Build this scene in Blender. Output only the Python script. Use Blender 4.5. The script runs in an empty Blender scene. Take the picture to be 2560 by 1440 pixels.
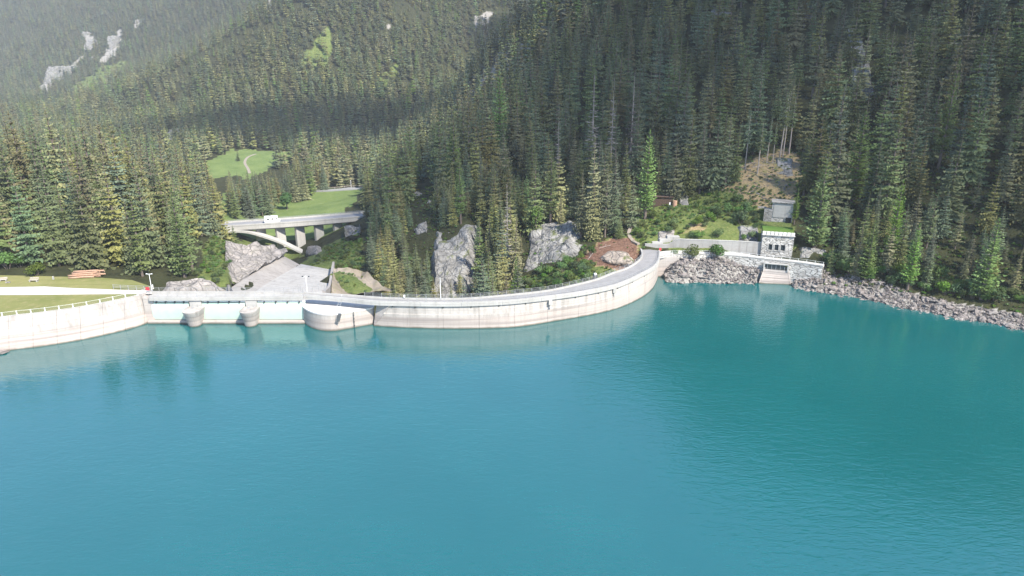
import bpy, bmesh, math, random
import numpy as np
from mathutils import Vector, noise, Matrix

R = math.radians
SC = bpy.context.scene
COL = SC.collection
rnd = random.Random(7)
nrg = np.random.default_rng(11)

# ------------------------------------------------------------------ camera
F, PITCH, CAMH = 1742.0, R(19.0), 63.0
CP, SP = math.cos(PITCH), math.sin(PITCH)
cam_data = bpy.data.cameras.new('camera')
cam_data.sensor_width = 36.0
cam_data.lens = 36.0 * F / 2560.0
cam_data.clip_start = 1.0
cam_data.clip_end = 9000.0
cam = bpy.data.objects.new('camera', cam_data)
cam.location = (0, 0, CAMH)
cam.rotation_euler = (R(90) - PITCH, 0, 0)
COL.objects.link(cam)
SC.camera = cam

# ------------------------------------------------------------------ light
SUN_EL, SUN_AZ = R(46.0), R(40.0)          # azimuth measured from straight behind the camera towards its right
SUN_DIR = Vector((math.sin(SUN_AZ) * math.cos(SUN_EL), -math.cos(SUN_AZ) * math.cos(SUN_EL), math.sin(SUN_EL)))
world = bpy.data.worlds.new('World')
SC.world = world
world.use_nodes = True
wn = world.node_tree.nodes
wl = world.node_tree.links
sky = wn.new('ShaderNodeTexSky')
sky.sky_type = 'NISHITA'
sky.sun_disc = False
sky.sun_elevation = SUN_EL
sky.sun_rotation = math.atan2(SUN_DIR.x, SUN_DIR.y)
sky.altitude = 1400.0
sky.air_density = 1.25
sky.dust_density = 0.6
sky.ozone_density = 4.0
bg = wn.get('Background')
bg.inputs['Strength'].default_value = 0.15
wl.new(sky.outputs[0], bg.inputs['Color'])
sun_d = bpy.data.lights.new('sun', 'SUN')
sun_d.energy = 5.0
sun_d.angle = R(0.53)
sun_d.color = (1.0, 0.93, 0.81)
sun = bpy.data.objects.new('sun', sun_d)
sun.rotation_euler = SUN_DIR.to_track_quat('Z', 'Y').to_euler()
sun.location = (200, -200, 400)
COL.objects.link(sun)
SC.view_settings.view_transform = 'Standard'
SC.view_settings.look = 'None'
SC.view_settings.exposure = 1.1
SC.view_settings.gamma = 1.0
SC.view_settings.use_curve_mapping = False
SC.cycles.use_denoising = True
SC.cycles.max_bounces = 6
SC.cycles.diffuse_bounces = 2
SC.cycles.glossy_bounces = 2
SC.cycles.transmission_bounces = 3
SC.cycles.transparent_max_bounces = 12
SC.cycles.volume_bounces = 0
SC.cycles.sample_clamp_indirect = 6.0

# ------------------------------------------------------------------ survey helpers (pixel of the 2560 photograph -> metres)
def U(px, py, d):
    v = (720.0 - py) / F
    return Vector((d * (px - 1280.0) / F, d * (CP + v * SP), CAMH + d * (-SP + v * CP)))
def UZ(px, py, z):
    v = (720.0 - py) / F
    return U(px, py, (z - CAMH) / (-SP + v * CP))
def UD(px, d, z):                       # column px, depth d, height z
    v = ((z - CAMH) / d + SP) / CP
    return Vector((d * (px - 1280.0) / F, d * (CP + v * SP), z))
def proj(P):
    P = np.asarray(P, float)
    zz = P[..., 2] - CAMH
    d = P[..., 1] * CP - zz * SP
    v = (P[..., 1] * SP + zz * CP) / d
    return 1280.0 + F * P[..., 0] / d, 720.0 - F * v, d
def inside(px, py, poly):
    px = np.asarray(px, float); py = np.asarray(py, float)
    r = np.zeros(px.shape, bool)
    n = len(poly)
    for i in range(n):
        x1, y1 = poly[i]; x2, y2 = poly[(i + 1) % n]
        if y1 == y2: continue
        c = ((y1 > py) != (y2 > py)) & (px < (x2 - x1) * (py - y1) / (y2 - y1) + x1)
        r ^= c
    return r

# ------------------------------------------------------------------ object helpers
def link(o, parent=None):
    COL.objects.link(o)
    if parent is not None: o.parent = parent
    return o
def tag(o, label=None, cat=None, group=None, kind=None):
    if label: o['label'] = label
    if cat: o['category'] = cat
    if group: o['group'] = group
    if kind: o['kind'] = kind
    return o
def thing(name, label, cat, loc=(0, 0, 0), rz=0.0, group=None):
    o = bpy.data.objects.new(name, None)
    o.empty_display_size = 0.5
    o.location = loc
    o.rotation_euler = (0, 0, rz)
    link(o)
    return tag(o, label, cat, group)
def mesh(name, V, Fc, mats=None, smooth=False):
    me = bpy.data.meshes.new(name)
    me.from_pydata([tuple(v) for v in V], [], [tuple(f) for f in Fc])
    if mats is not None:
        for m in (mats if isinstance(mats, (list, tuple)) else [mats]): me.materials.append(m)
    if smooth: me.polygons.foreach_set('use_smooth', [True] * len(me.polygons))
    me.update()
    return me
def obj(name, me, parent=None, loc=None, rz=None, scale=None):
    o = bpy.data.objects.new(name, me)
    if loc is not None: o.location = loc
    if rz is not None: o.rotation_euler = (0, 0, rz) if not isinstance(rz, (tuple, list)) else rz
    if scale is not None: o.scale = scale
    return link(o, parent)
class MB:
    def __init__(s): s.v = []; s.f = []
    def add(s, V, Fc):
        b = len(s.v); s.v += [tuple(v) for v in V]; s.f += [tuple(i + b for i in f) for f in Fc]; return s
    def box(s, c, size, rz=0.0, bev=0.0, taper=1.0, rx=0.0):
        hx, hy, hz = size[0] / 2, size[1] / 2, size[2] / 2
        if bev > 0:
            b = min(bev, hx * .9, hy * .9, hz * .9)
            rings = [(-hz, hx - b, hy - b), (-hz + b, hx, hy), (hz - b, hx * taper, hy * taper), (hz, (hx - b) * taper, (hy - b) * taper)]
        else:
            rings = [(-hz, hx, hy), (hz, hx * taper, hy * taper)]
        V = []
        for z, x, y in rings: V += [(-x, -y, z), (x, -y, z), (x, y, z), (-x, y, z)]
        Fc = [(3, 2, 1, 0)]
        for k in range(len(rings) - 1):
            for j in range(4): Fc.append((4 * k + j, 4 * k + (j + 1) % 4, 4 * k + 4 + (j + 1) % 4, 4 * k + 4 + j))
        n = 4 * (len(rings) - 1); Fc.append((n, n + 1, n + 2, n + 3))
        M = Matrix.Translation(c) @ Matrix.Rotation(rz, 4, 'Z') @ Matrix.Rotation(rx, 4, 'X')
        return s.add([M @ Vector(v) for v in V], Fc)
    def tube(s, a, b, r0, r1=None, n=6):
        a = Vector(a); b = Vector(b); r1 = r0 if r1 is None else r1
        q = (b - a).to_track_quat('Z', 'Y')
        V = []
        for P, r in ((a, r0), (b, r1)):
            for k in range(n):
                t = 2 * math.pi * k / n
                V.append(P + q @ Vector((r * math.cos(t), r * math.sin(t), 0)))
        Fc = [tuple(range(n - 1, -1, -1)), tuple(range(n, 2 * n))]
        for k in range(n): Fc.append((k, (k + 1) % n, n + (k + 1) % n, n + k))
        return s.add(V, Fc)
    def rail(s, pts, w, h):              # square section swept along a polyline
        pts = [Vector(p) for p in pts]; V = []
        for i, p in enumerate(pts):
            t = (pts[min(i + 1, len(pts) - 1)] - pts[max(i - 1, 0)]); t.z = 0; t.normalize()
            nrm = Vector((-t.y, t.x, 0))
            for a, b in ((-1, -1), (1, -1), (1, 1), (-1, 1)): V.append(p + nrm * a * w / 2 + Vector((0, 0, b * h / 2)))
        Fc = [(3, 2, 1, 0)]
        for i in range(len(pts) - 1):
            for j in range(4): Fc.append((4 * i + j, 4 * i + (j + 1) % 4, 4 * i + 4 + (j + 1) % 4, 4 * i + 4 + j))
        n = 4 * (len(pts) - 1); Fc.append((n, n + 1, n + 2, n + 3))
        return s.add(V, Fc)
    def loft(s, lines, closed=True):     # lines: equal-length 3-D polylines, the cross-section runs over them
        m = len(lines[0]); k = len(lines); V = []
        for i in range(m):
            for L in lines: V.append(L[i])
        Fc = []
        for i in range(m - 1):
            for j in range(k if closed else k - 1):
                Fc.append((i * k + j, i * k + (j + 1) % k, (i + 1) * k + (j + 1) % k, (i + 1) * k + j))
        if closed: Fc += [tuple(range(k - 1, -1, -1)), tuple((m - 1) * k + j for j in range(k))]
        return s.add(V, Fc)
    def mesh(s, name, mats=None, smooth=False, recalc=True):
        me = mesh(name, s.v, s.f, mats, smooth)
        if recalc:
            bm = bmesh.new(); bm.from_mesh(me)
            bmesh.ops.recalc_face_normals(bm, faces=bm.faces[:])
            bm.to_mesh(me); bm.free()
        return me
    def build(s, name, mats, parent=None, loc=None, rz=None, smooth=False):
        return obj(name, s.mesh(name, mats, smooth), parent, loc, rz)
def catmull(P, n):
    P = [Vector(p) for p in P]; out = []
    for i in range(len(P) - 1):
        p0 = P[i - 1] if i else P[0] * 2 - P[1]
        p1, p2 = P[i], P[i + 1]
        p3 = P[i + 2] if i + 2 < len(P) else P[-1] * 2 - P[-2]
        for k in range(n):
            t = k / n
            out.append(0.5 * ((2 * p1) + (p2 - p0) * t + (2 * p0 - 5 * p1 + 4 * p2 - p3) * t * t + (3 * p1 - p0 - 3 * p2 + p3) * t ** 3))
    out.append(P[-1].copy())
    return out
def resample(P, n=None, step=None):
    P = [Vector(p) for p in P]
    L = [0.0]
    for a, b in zip(P, P[1:]): L.append(L[-1] + (b - a).length)
    if n is None: n = max(2, int(round(L[-1] / step)) + 1)
    out = []; j = 0
    for k in range(n):
        s = L[-1] * k / (n - 1)
        while j < len(P) - 2 and L[j + 1] < s: j += 1
        t = (s - L[j]) / max(1e-9, L[j + 1] - L[j])
        out.append(P[j].lerp(P[j + 1], min(1, max(0, t))))
    return out
def setz(P, z): return [Vector((p.x, p.y, z)) for p in P]
def offs(P, o):
    out = []
    for i, p in enumerate(P):
        t = P[min(i + 1, len(P) - 1)] - P[max(i - 1, 0)]
        t = Vector((t.x, t.y, 0)).normalized()
        out.append(p + Vector((-t.y, t.x, 0)) * o)
    return out

# ------------------------------------------------------------------ materials
class NT:
    def __init__(s, name):
        s.m = bpy.data.materials.new(name); s.m.use_nodes = True
        s.n = s.m.node_tree.nodes; s.l = s.m.node_tree.links
        s.b = s.n.get('Principled BSDF'); s.out = s.n.get('Material Output')
    def new(s, t, **kw):
        x = s.n.new(t)
        for k, v in kw.items(): setattr(x, k, v)
        return x
    def put(s, sock, v):
        if hasattr(v, 'is_output'): s.l.new(v, sock)
        else: sock.default_value = v
    def pos(s): return s.new('ShaderNodeNewGeometry').outputs['Position']
    def local(s): return s.new('ShaderNodeTexCoord').outputs['Object']
    def mapping(s, vec, scale=(1, 1, 1), rot=(0, 0, 0)):
        x = s.new('ShaderNodeMapping'); s.put(x.inputs['Vector'], vec)
        x.inputs['Scale'].default_value = scale; x.inputs['Rotation'].default_value = rot
        return x.outputs[0]
    def noise(s, vec, scale, detail=4, rough=.55, dist=0.0):
        x = s.new('ShaderNodeTexNoise'); s.put(x.inputs['Vector'], vec)
        x.inputs['Scale'].default_value = scale; x.inputs['Detail'].default_value = detail
        x.inputs['Roughness'].default_value = rough; x.inputs['Distortion'].default_value = dist
        return x.outputs['Fac']
    def voro(s, vec, scale, feature='F1', out='Distance'):
        x = s.new('ShaderNodeTexVoronoi', feature=feature); s.put(x.inputs['Vector'], vec)
        x.inputs['Scale'].default_value = scale
        return x.outputs[out]
    def math(s, op, a, b=0.5, clamp=False):
        x = s.new('ShaderNodeMath', operation=op, use_clamp=clamp); s.put(x.inputs[0], a); s.put(x.inputs[1], b); return x.outputs[0]
    def rng(s, v, a, b, c=0.0, d=1.0):
        x = s.new('ShaderNodeMapRange'); s.put(x.inputs[0], v)
        for i, q in enumerate((a, b, c, d)): x.inputs[1 + i].default_value = q
        return x.outputs[0]
    def mix(s, fac, a, b, mode='MIX'):
        x = s.new('ShaderNodeMix', data_type='RGBA', blend_type=mode)
        s.put(x.inputs[0], fac)
        s.put(x.inputs[6], a if hasattr(a, 'is_output') else (*a, 1)); s.put(x.inputs[7], b if hasattr(b, 'is_output') else (*b, 1))
        return x.outputs[2]
    def bump(s, h, strength=.5, dist=.1):
        x = s.new('ShaderNodeBump'); s.put(x.inputs['Height'], h)
        x.inputs['Strength'].default_value = strength; x.inputs['Distance'].default_value = dist
        s.l.new(x.outputs[0], s.b.inputs['Normal'])
    def done(s, col, rough=.8, spec=.3):
        s.put(s.b.inputs['Base Color'], col if hasattr(col, 'is_output') else (*col, 1))
        s.put(s.b.inputs['Roughness'], rough); s.b.inputs['Specular IOR Level'].default_value = spec
        return s.m

def m_plain(name, col, rough=.6, var=.15, scale=2.0, metal=0.0, spec=.4):
    t = NT(name); n = t.noise(t.pos(), scale, 5)
    c = t.mix(t.rng(n, .3, .7), tuple(x * (1 - var) for x in col), tuple(min(1, x * (1 + var)) for x in col))
    t.b.inputs['Metallic'].default_value = metal
    return t.done(c, rough, spec)
def m_concrete(name, base=(.50, .47, .44), tide=True, lift=.9, dark=.55):
    t = NT(name); p = t.pos()
    big = t.noise(p, .12, 5, .6)
    fine = t.noise(p, 1.6, 6, .65)
    streak = t.noise(t.mapping(p, (.55, .55, .035)), 1.0, 5, .65)
    streak2 = t.noise(t.mapping(p, (1.7, 1.7, .07)), 1.0, 4, .6)
    sep = t.new('ShaderNodeSeparateXYZ'); t.put(sep.inputs[0], p); z = sep.outputs[2]
    c = t.mix(t.rng(big, .3, .7), tuple(x * .88 for x in base), tuple(min(1, x * 1.1) for x in base))
    c = t.mix(t.rng(fine, .35, .75, 0, .35), c, tuple(x * .62 for x in base))
    c = t.mix(t.rng(streak, .5, .72, 0, dark), c, (.20, .185, .17))
    c = t.mix(t.rng(streak2, .56, .75, 0, dark * .8), c, (.24, .22, .20))
    lf = t.math('FRACT', t.math('DIVIDE', t.math('ADD', z, t.rng(big, 0, 1, -.08, .08)), lift))
    line = t.math('LESS_THAN', lf, .055)
    lay = t.noise(t.mapping(p, (.02, .02, 1.3)), 1.0, 3, .6)
    if tide:
        zn = t.math('ADD', z, t.rng(t.noise(p, .5, 3), 0, 1, -.25, .25))
        c = t.mix(t.rng(zn, 3.3, 2.5, 0, .62), c, (.40, .335, .30))
        c = t.mix(t.math('MULTIPLY', t.rng(lay, .47, .66, 0, .75), t.rng(zn, 4.4, 3.2)), c, (.23, .20, .185))
        c = t.mix(t.math('MULTIPLY', line, .45), c, (.22, .20, .19))
        c = t.mix(t.rng(zn, .42, .12, 0, .85), c, (.10, .085, .06))
    else:
        c = t.mix(t.math('MULTIPLY', line, .25), c, (.25, .23, .21))
    t.bump(t.math('ADD', t.math('MULTIPLY', fine, .6), t.math('MULTIPLY', line, -1.0)), .5, .05)
    return t.done(c, .85, .25)
def m_rock(name, a=(.40, .39, .375), b=(.20, .195, .19), moss=.25):
    t = NT(name); p = t.local()
    w = t.new('ShaderNodeVectorMath', operation='ADD'); nz = t.new('ShaderNodeTexNoise')
    t.put(nz.inputs['Vector'], p); nz.inputs['Scale'].default_value = .35; nz.inputs['Detail'].default_value = 4
    t.put(w.inputs[0], p); t.put(w.inputs[1], nz.outputs['Color'])
    pv = w.outputs[0]
    n1 = t.noise(pv, .35, 8, .68); n2 = t.noise(t.mapping(pv, (1.2, 1.2, .35), (0, .5, .4)), 1.1, 6, .7)
    c = t.mix(t.rng(n1, .34, .62), b, a)
    c = t.mix(t.rng(n2, .5, .7, 0, .6), c, tuple(x * .5 for x in b))
    cr = t.voro(t.mapping(pv, (1, 1, .5), (.3, .2, .5)), .45, 'DISTANCE_TO_EDGE')
    c = t.mix(t.rng(cr, .05, .0, 0, .7), c, (.05, .05, .045))
    c = t.mix(t.rng(t.noise(p, .3, 5), .56, .68, 0, moss * 2), c, (.10, .115, .045))
    t.bump(t.math('ADD', n1, t.math('MULTIPLY', t.rng(cr, 0, .1), .35)), .9, .6)
    return t.done(c, .9, .2)
def m_stone(name, bright=1.0):                # coursed rubble masonry
    t = NT(name); p = t.pos()
    sep = t.new('ShaderNodeSeparateXYZ'); t.put(sep.inputs[0], p)
    cmb = t.new('ShaderNodeCombineXYZ')
    t.put(cmb.inputs[0], t.math('ADD', sep.outputs[0], t.math('MULTIPLY', sep.outputs[1], .7))); t.put(cmb.inputs[1], sep.outputs[2])
    v = t.mapping(cmb.outputs[0], (1.25, 2.3, 1))
    e = t.voro(v, 1.0, 'DISTANCE_TO_EDGE'); cc = t.voro(v, 1.0, 'F1', 'Color')
    sp = t.new('ShaderNodeSeparateColor'); t.put(sp.inputs[0], cc)
    c = t.mix(sp.outputs[0], tuple(x * bright for x in (.33, .32, .30)), tuple(x * bright for x in (.50, .48, .45)))
    c = t.mix(t.rng(t.noise(p, .5, 5), .5, .7, 0, .55), c, (.16, .15, .135))
    c = t.mix(t.rng(t.noise(p, 3, 4), .5, .8, 0, .4), c, (.2, .2, .18))
    c = t.mix(t.rng(e, .09, .02), c, (.14, .13, .12))
    t.bump(t.rng(e, 0, .15), .9, .08)
    return t.done(c, .9, .2)
def m_leaf(name, dark, light, transl=.25, hue=.08, rough=.65, radial=0.0):
    t = NT(name)
    oi = t.new('ShaderNodeObjectInfo')
    n = t.noise(t.local(), .55, 3, .6)
    c = t.mix(t.rng(n, .35, .7), dark, light)
    hs = t.new('ShaderNodeHueSaturation'); t.put(hs.inputs['Color'], c)
    t.put(hs.inputs['Hue'], t.rng(oi.outputs['Random'], 0, 1, .5 - hue * .35, .5 + hue * .22))
    t.put(hs.inputs['Value'], t.rng(oi.outputs['Random'], 0, 1, .72, 1.32))
    t.put(hs.inputs['Saturation'], t.rng(t.math('FRACT', t.math('MULTIPLY', oi.outputs['Random'], 7.3)), 0, 1, .72, 1.1))
    t.put(t.b.inputs['Base Color'], hs.outputs[0]); t.b.inputs['Roughness'].default_value = rough
    t.b.inputs['Specular IOR Level'].default_value = .25
    if radial > 0:                        # needles of a crown face outwards: lean the shading normal away from the stem
        sx = t.new('ShaderNodeSeparateXYZ'); t.put(sx.inputs[0], t.local()); cx = t.new('ShaderNodeCombineXYZ')
        t.put(cx.inputs[0], sx.outputs[0]); t.put(cx.inputs[1], sx.outputs[1])
        nv = t.new('ShaderNodeVectorMath', operation='NORMALIZE'); t.put(nv.inputs[0], cx.outputs[0])
        up = t.new('ShaderNodeVectorMath', operation='ADD'); t.put(up.inputs[0], nv.outputs[0]); up.inputs[1].default_value = (0, 0, .45)
        vt = t.new('ShaderNodeVectorTransform', vector_type='NORMAL', convert_from='OBJECT', convert_to='WORLD'); t.put(vt.inputs[0], up.outputs[0])
        n2 = t.new('ShaderNodeVectorMath', operation='NORMALIZE'); t.put(n2.inputs[0], vt.outputs[0])
        sc_ = t.new('ShaderNodeVectorMath', operation='SCALE'); t.put(sc_.inputs[0], n2.outputs[0]); sc_.inputs[3].default_value = radial
        ge = t.new('ShaderNodeNewGeometry'); sg = t.new('ShaderNodeVectorMath', operation='SCALE'); t.put(sg.inputs[0], ge.outputs['Normal']); sg.inputs[3].default_value = 1 - radial
        ad = t.new('ShaderNodeVectorMath', operation='ADD'); t.put(ad.inputs[0], sc_.outputs[0]); t.put(ad.inputs[1], sg.outputs[0])
        fn = t.new('ShaderNodeVectorMath', operation='NORMALIZE'); t.put(fn.inputs[0], ad.outputs[0])
        t.l.new(fn.outputs[0], t.b.inputs['Normal'])
    tr = t.new('ShaderNodeBsdfTranslucent'); t.l.new(hs.outputs[0], tr.inputs[0])
    mx = t.new('ShaderNodeMixShader'); mx.inputs[0].default_value = transl
    t.l.new(t.b.outputs[0], mx.inputs[1]); t.l.new(tr.outputs[0], mx.inputs[2]); t.l.new(mx.outputs[0], t.out.inputs[0])
    return t.m

MAT = {}
MAT['dam'] = m_concrete('dam concrete', (.43, .395, .365), dark=.95)
MAT['quay'] = m_concrete('quay wall concrete', (.40, .365, .34), lift=1.5, dark=.8)
MAT['wallgrey'] = m_concrete('weathered wall concrete', (.32, .312, .298), tide=False, dark=.75)
MAT['crest'] = m_concrete('crest concrete', (.40, .39, .37), tide=False, dark=.4)
MAT['chutewall'] = m_concrete('chute wall concrete', (.34, .315, .295), tide=False, dark=.85)
MAT['chute'] = m_concrete('chute concrete', (.42, .405, .385), tide=False, dark=.8)
MAT['tower_top'] = m_concrete('pale slab concrete', (.62, .60, .58), tide=False, dark=.05)
MAT['bridge'] = m_concrete('bridge concrete', (.44, .43, .41), tide=False, dark=.35)
MAT['asphalt'] = m_plain('crest road asphalt', (.24, .235, .235), .9, .12, .5)
MAT['road'] = m_plain('far road asphalt', (.24, .24, .25), .9, .1, .3)
MAT['rock'] = m_rock('grey cliff rock', (.29, .283, .27), (.13, .127, .122), .5)
MAT['rockpale'] = m_rock('pale bank rock', (.35, .318, .295), (.20, .186, .176), .12)
MAT['rockrip'] = m_rock('riprap rock', (.30, .26, .243), (.17, .152, .145), .06)
MAT['rockbrown'] = m_rock('lichen brown rock', (.36, .31, .265), (.22, .18, .15), .9)
MAT['stone'] = m_stone('rubble masonry', 1.18)
MAT['stonedark'] = m_stone('weathered rubble masonry', .72)
MAT['steel'] = m_plain('galvanised steel', (.36, .365, .37), .45, .08, 5, .3)
MAT['white'] = m_plain('white paint', (.78, .78, .77), .5, .05, 3)
MAT['gate'] = m_plain('pale green gate paint', (.42, .53, .455), .45, .06, .6)
MAT['dark'] = m_plain('dark steel', (.06, .065, .065), .5, .2, 3)
MAT['darkglass'] = m_plain('dark window glass', (.018, .022, .025), .08, .2, 2, 0, .6)
MAT['shutter'] = m_plain('dark louvre steel', (.055, .07, .075), .5, .15, 3)
MAT['red'] = m_plain('red sign paint', (.62, .04, .06), .45, .08, 3)
MAT['wood'] = m_plain('dark timber', (.085, .055, .04), .85, .3, 3)
MAT['woodgrey'] = m_plain('weathered timber', (.42, .37, .32), .85, .2, 4)
MAT['log'] = m_plain('peeled log bark', (.40, .245, .17), .8, .3, 5)
MAT['logend'] = m_plain('sawn log end', (.62, .44, .28), .8, .15, 8)
MAT['bark'] = m_plain('spruce bark', (.125, .10, .085), .9, .25, 4)
MAT['barkpale'] = m_plain('pale bare bark', (.33, .28, .245), .9, .25, 3)
MAT['deadtwig'] = m_plain('dead grey twigs', (.23, .205, .185), .9, .2, 3)
MAT['slash'] = m_plain('dry reddish slash', (.215, .115, .078), .9, .45, 1.5)
MAT['gravel'] = m_plain('pale gravel', (.50, .475, .445), .95, .12, 2.5)
MAT['track'] = m_plain('dirt track', (.26, .225, .185), .95, .2, 1.5)
SP_T = [((.070, .095, .036), (.148, .178, .072)), ((.062, .092, .050), (.126, .166, .088)), ((.112, .118, .044), (.245, .235, .092))]
SP_N = ['dark green', 'bluish green', 'olive green']
MAT['spruce'] = [m_leaf('spruce needles %s' % n, *c, transl=.06, radial=.18) for n, c in zip(('dark', 'bluish', 'olive'), SP_T)]
MAT['larch'] = m_leaf('larch needles', (.10, .175, .04), (.20, .30, .075), .3, .05, .65, .2)
MAT['dead'] = m_leaf('dying needles', (.10, .085, .07), (.16, .14, .12), .15)
MAT['bush'] = m_leaf('bush leaves', (.075, .14, .028), (.15, .24, .052), .35, .12)
MAT['bushdark'] = m_leaf('alder leaves', (.042, .085, .024), (.085, .15, .042), .3, .1)
MAT['herb'] = m_leaf('herb leaves', (.07, .13, .028), (.15, .225, .05), .35, .16)

# ------------------------------------------------------------------ terrain
TP = []
def tp(px, py, d): TP.append(tuple(U(px, py, d)))
def td(px, d, z): TP.append(tuple(UD(px, d, z)))
SHORE = [(1662, 694), (1750, 702), (1850, 706), (1990, 712), (2100, 739), (2250, 775), (2400, 803), (2560, 832), (2800, 880), (3150, 945)]
for a, b in SHORE:
    q = UZ(a, b, 0); TP.append((q.x, q.y, -.35)); TP.append((q.x - 2, q.y - 12, -7))
for a, b, d in [(1750, 662, 202.5), (1850, 668, 203), (1690, 655, 203), (2080, 705, 196), (2200, 735, 185), (2300, 745, 181), (2430, 756, 177), (2560, 768, 172), (2800, 800, 165),
        (1800, 590, 207), (1800, 560, 215), (1800, 500, 229), (1750, 480, 236), (1850, 440, 234), (1900, 400, 240), (2000, 350, 250), (1900, 300, 264), (1900, 200, 290), (1900, 100, 315), (1900, 0, 340),
        (1900, -150, 378), (1900, -300, 420), (2200, 650, 190), (2200, 550, 205), (2200, 450, 220), (2200, 300, 246), (2200, 150, 272), (2200, 0, 298), (2050, 640, 197), (2060, 560, 209), (2060, 450, 228),
        (2500, 700, 178), (2500, 600, 190), (2500, 450, 207), (2500, 300, 225), (2500, 150, 245), (2500, 0, 266), (2900, 700, 155), (2900, 400, 185), (2900, 0, 232), (3300, 600, 150), (3300, 0, 205),
        (2500, -200, 305), (2500, -500, 365), (2500, -900, 470), (2500, -1200, 640), (1900, -600, 520), (1900, -900, 680), (3300, -600, 330),
        (1560, 590, 215), (1500, 640, 199), (1450, 680, 192), (1500, 560, 222), (1500, 500, 240), (1500, 400, 275), (1500, 300, 308), (1500, 200, 345), (1500, 100, 388), (1500, 0, 430), (1500, -200, 505), (1500, -500, 640),
        (1700, 300, 284), (1700, 400, 254), (1700, 200, 312), (1700, 100, 343), (1700, 0, 378), (1700, 540, 219), (1620, 600, 209), (1680, 520, 229),
        (1300, 560, 243), (1300, 650, 216), (1300, 450, 280), (1300, 350, 326), (1300, 250, 385), (1300, 150, 460), (1300, 50, 550), (1300, 0, 600),
        (1150, 540, 240), (1150, 450, 280), (1150, 380, 335), (1200, 300, 420), (1000, 600, 242), (1000, 700, 225), (1000, 520, 280), (1000, 470, 330), (930, 570, 265), (900, 640, 250), (900, 590, 285),
        (1080, 400, 380), (1250, 250, 500), (1400, 130, 580), (1500, 40, 640), (1130, 720, 222), (1400, 660, 203),
        (900, 460, 460), (900, 400, 560), (1000, 380, 620), (1000, 300, 740), (1000, 200, 830), (1000, 100, 910), (1000, 0, 990), (1200, 150, 950), (1200, 50, 1040), (1200, 0, 1090), (1400, 30, 1200), (1400, 0, 1230),
        (750, 380, 620), (750, 300, 730), (750, 200, 800), (750, 100, 880), (750, 0, 950), (650, 380, 600), (600, 350, 640), (600, 250, 760), (560, 130, 900), (680, 20, 1000), (480, 370, 620), (450, 300, 800), (620, 180, 830),
        (500, 200, 1300), (400, 250, 1250), (300, 250, 1250), (300, 100, 1600), (300, 0, 1800), (500, 100, 1500), (500, 0, 1650), (100, 200, 1500), (100, 100, 1700), (100, 0, 1900), (-300, 100, 1700), (-300, 250, 1300), (-300, 0, 1900), (-800, 0, 1700),
        (300, -150, 2200), (900, -150, 1300), (1400, -150, 1600), (-300, -150, 2300), (900, -260, 1700), (300, -250, 2900), (1400, -260, 2100), (1900, -260, 1300),
        (480, 700, 186), (580, 702, 190), (560, 660, 206), (540, 592, 240), (600, 622, 236), (500, 640, 215), (690, 642, 246), (640, 640, 243),
        (880, 702, 195), (850, 684, 200), (940, 727, 200), (830, 676, 205), (890, 727, 187), (960, 737, 196),
        (830, 620, 265), (780, 650, 262), (880, 590, 285), (765, 664, 250), (905, 568, 300), (550, 587, 296),
        (700, 540, 365), (850, 500, 410), (880, 480, 428), (620, 552, 350), (860, 470, 440), (650, 520, 385), (750, 480, 430), (940, 470, 445), (800, 545, 355), (940, 530, 350),
        (520, 420, 530), (620, 430, 520), (600, 378, 590), (720, 378, 590), (700, 430, 520), (560, 395, 560)]:
    tp(a, b, d)
for a, d, z in [(1150, 520, -20), (1300, 700, 0), (1450, 850, 30), (1040, 480, -18), (1600, 800, 120), (1800, 900, 260),
        (1000, 186, -12), (1100, 190, -14), (1250, 188, -7), (1350, 186, -3), (1420, 184, 1.5), (1520, 188, 5.2), (1580, 196, 6.0), (1050, 205, -14), (1180, 205, -10), (960, 178, -9),
        (720, 215, -8.5), (760, 235, -12), (680, 190, -3.5), (800, 200, -7), (720, 182, -3), (800, 182, -4), (640, 182, -2), (740, 262, -20),
        (0, 180, 6.3), (200, 178, 6.3), (350, 176, 6.0), (450, 180, 5.2), (100, 165, 6.2), (300, 171, 6.2), (0, 160, 6.2), (-250, 150, 6.2), (-250, 175, 6.4), (0, 188, 7.4), (200, 186, 7.4), (380, 187, 6.5), (-300, 190, 8.5),
        (100, 215, 9.5), (100, 250, 13), (300, 215, 8.5), (300, 250, 10), (450, 215, 5.5), (450, 250, 3), (200, 320, 2), (200, 420, -18), (0, 320, 6), (-400, 250, 25), (-400, 190, 12), (-800, 250, 40), (0, 600, -22), (200, 800, -28), (0, 1000, -28),
        (430, 330, -8), (480, 420, -20), (350, 560, -25), (250, 1100, -30), (700, 308, -27), (640, 302, -21), (590, 300, -15), (740, 300, -26), (800, 305, -17), (850, 302, -12.5),
        (100, 140, -12), (0, 146, -9), (-150, 138, -9), (-300, 130, -9), (200, 152, -9), (400, 155, -9), (800, 150, -9), (1300, 155, -9), (600, 60, -12), (1500, 60, -12), (2400, 120, -9), (-400, 120, -6), (400, 168, -5), (700, 168, -5)]:
    td(a, d, z)
for a_, o_, z_ in [(1920, -4.2, -1.6), (1950, -4.2, -1.6), (1935, -2.0, 1.2), (1960, -2.0, 1.0), (1690, -1.0, 4.9), (1720, -1.0, 5.0), (1750, -1.0, 5.0), (1780, -1.0, 4.9), (1810, -1.0, 4.5), (1840, -1.0, 3.9), (1870, -1.2, 3.3), (1895, -1.2, 3.0), (1990, -1.0, 2.6), (2030, -1.0, 2.6), (2055, -1, 3.0)]:
    q = UZ(a_, 640 + max(0, (a_ - 1850) * .11), 6.5); TP.append((q.x, q.y + o_, z_))
TP = np.array(TP)
_A = np.hypot(TP[:, None, 0] - TP[None, :, 0], TP[:, None, 1] - TP[None, :, 1])
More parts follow.
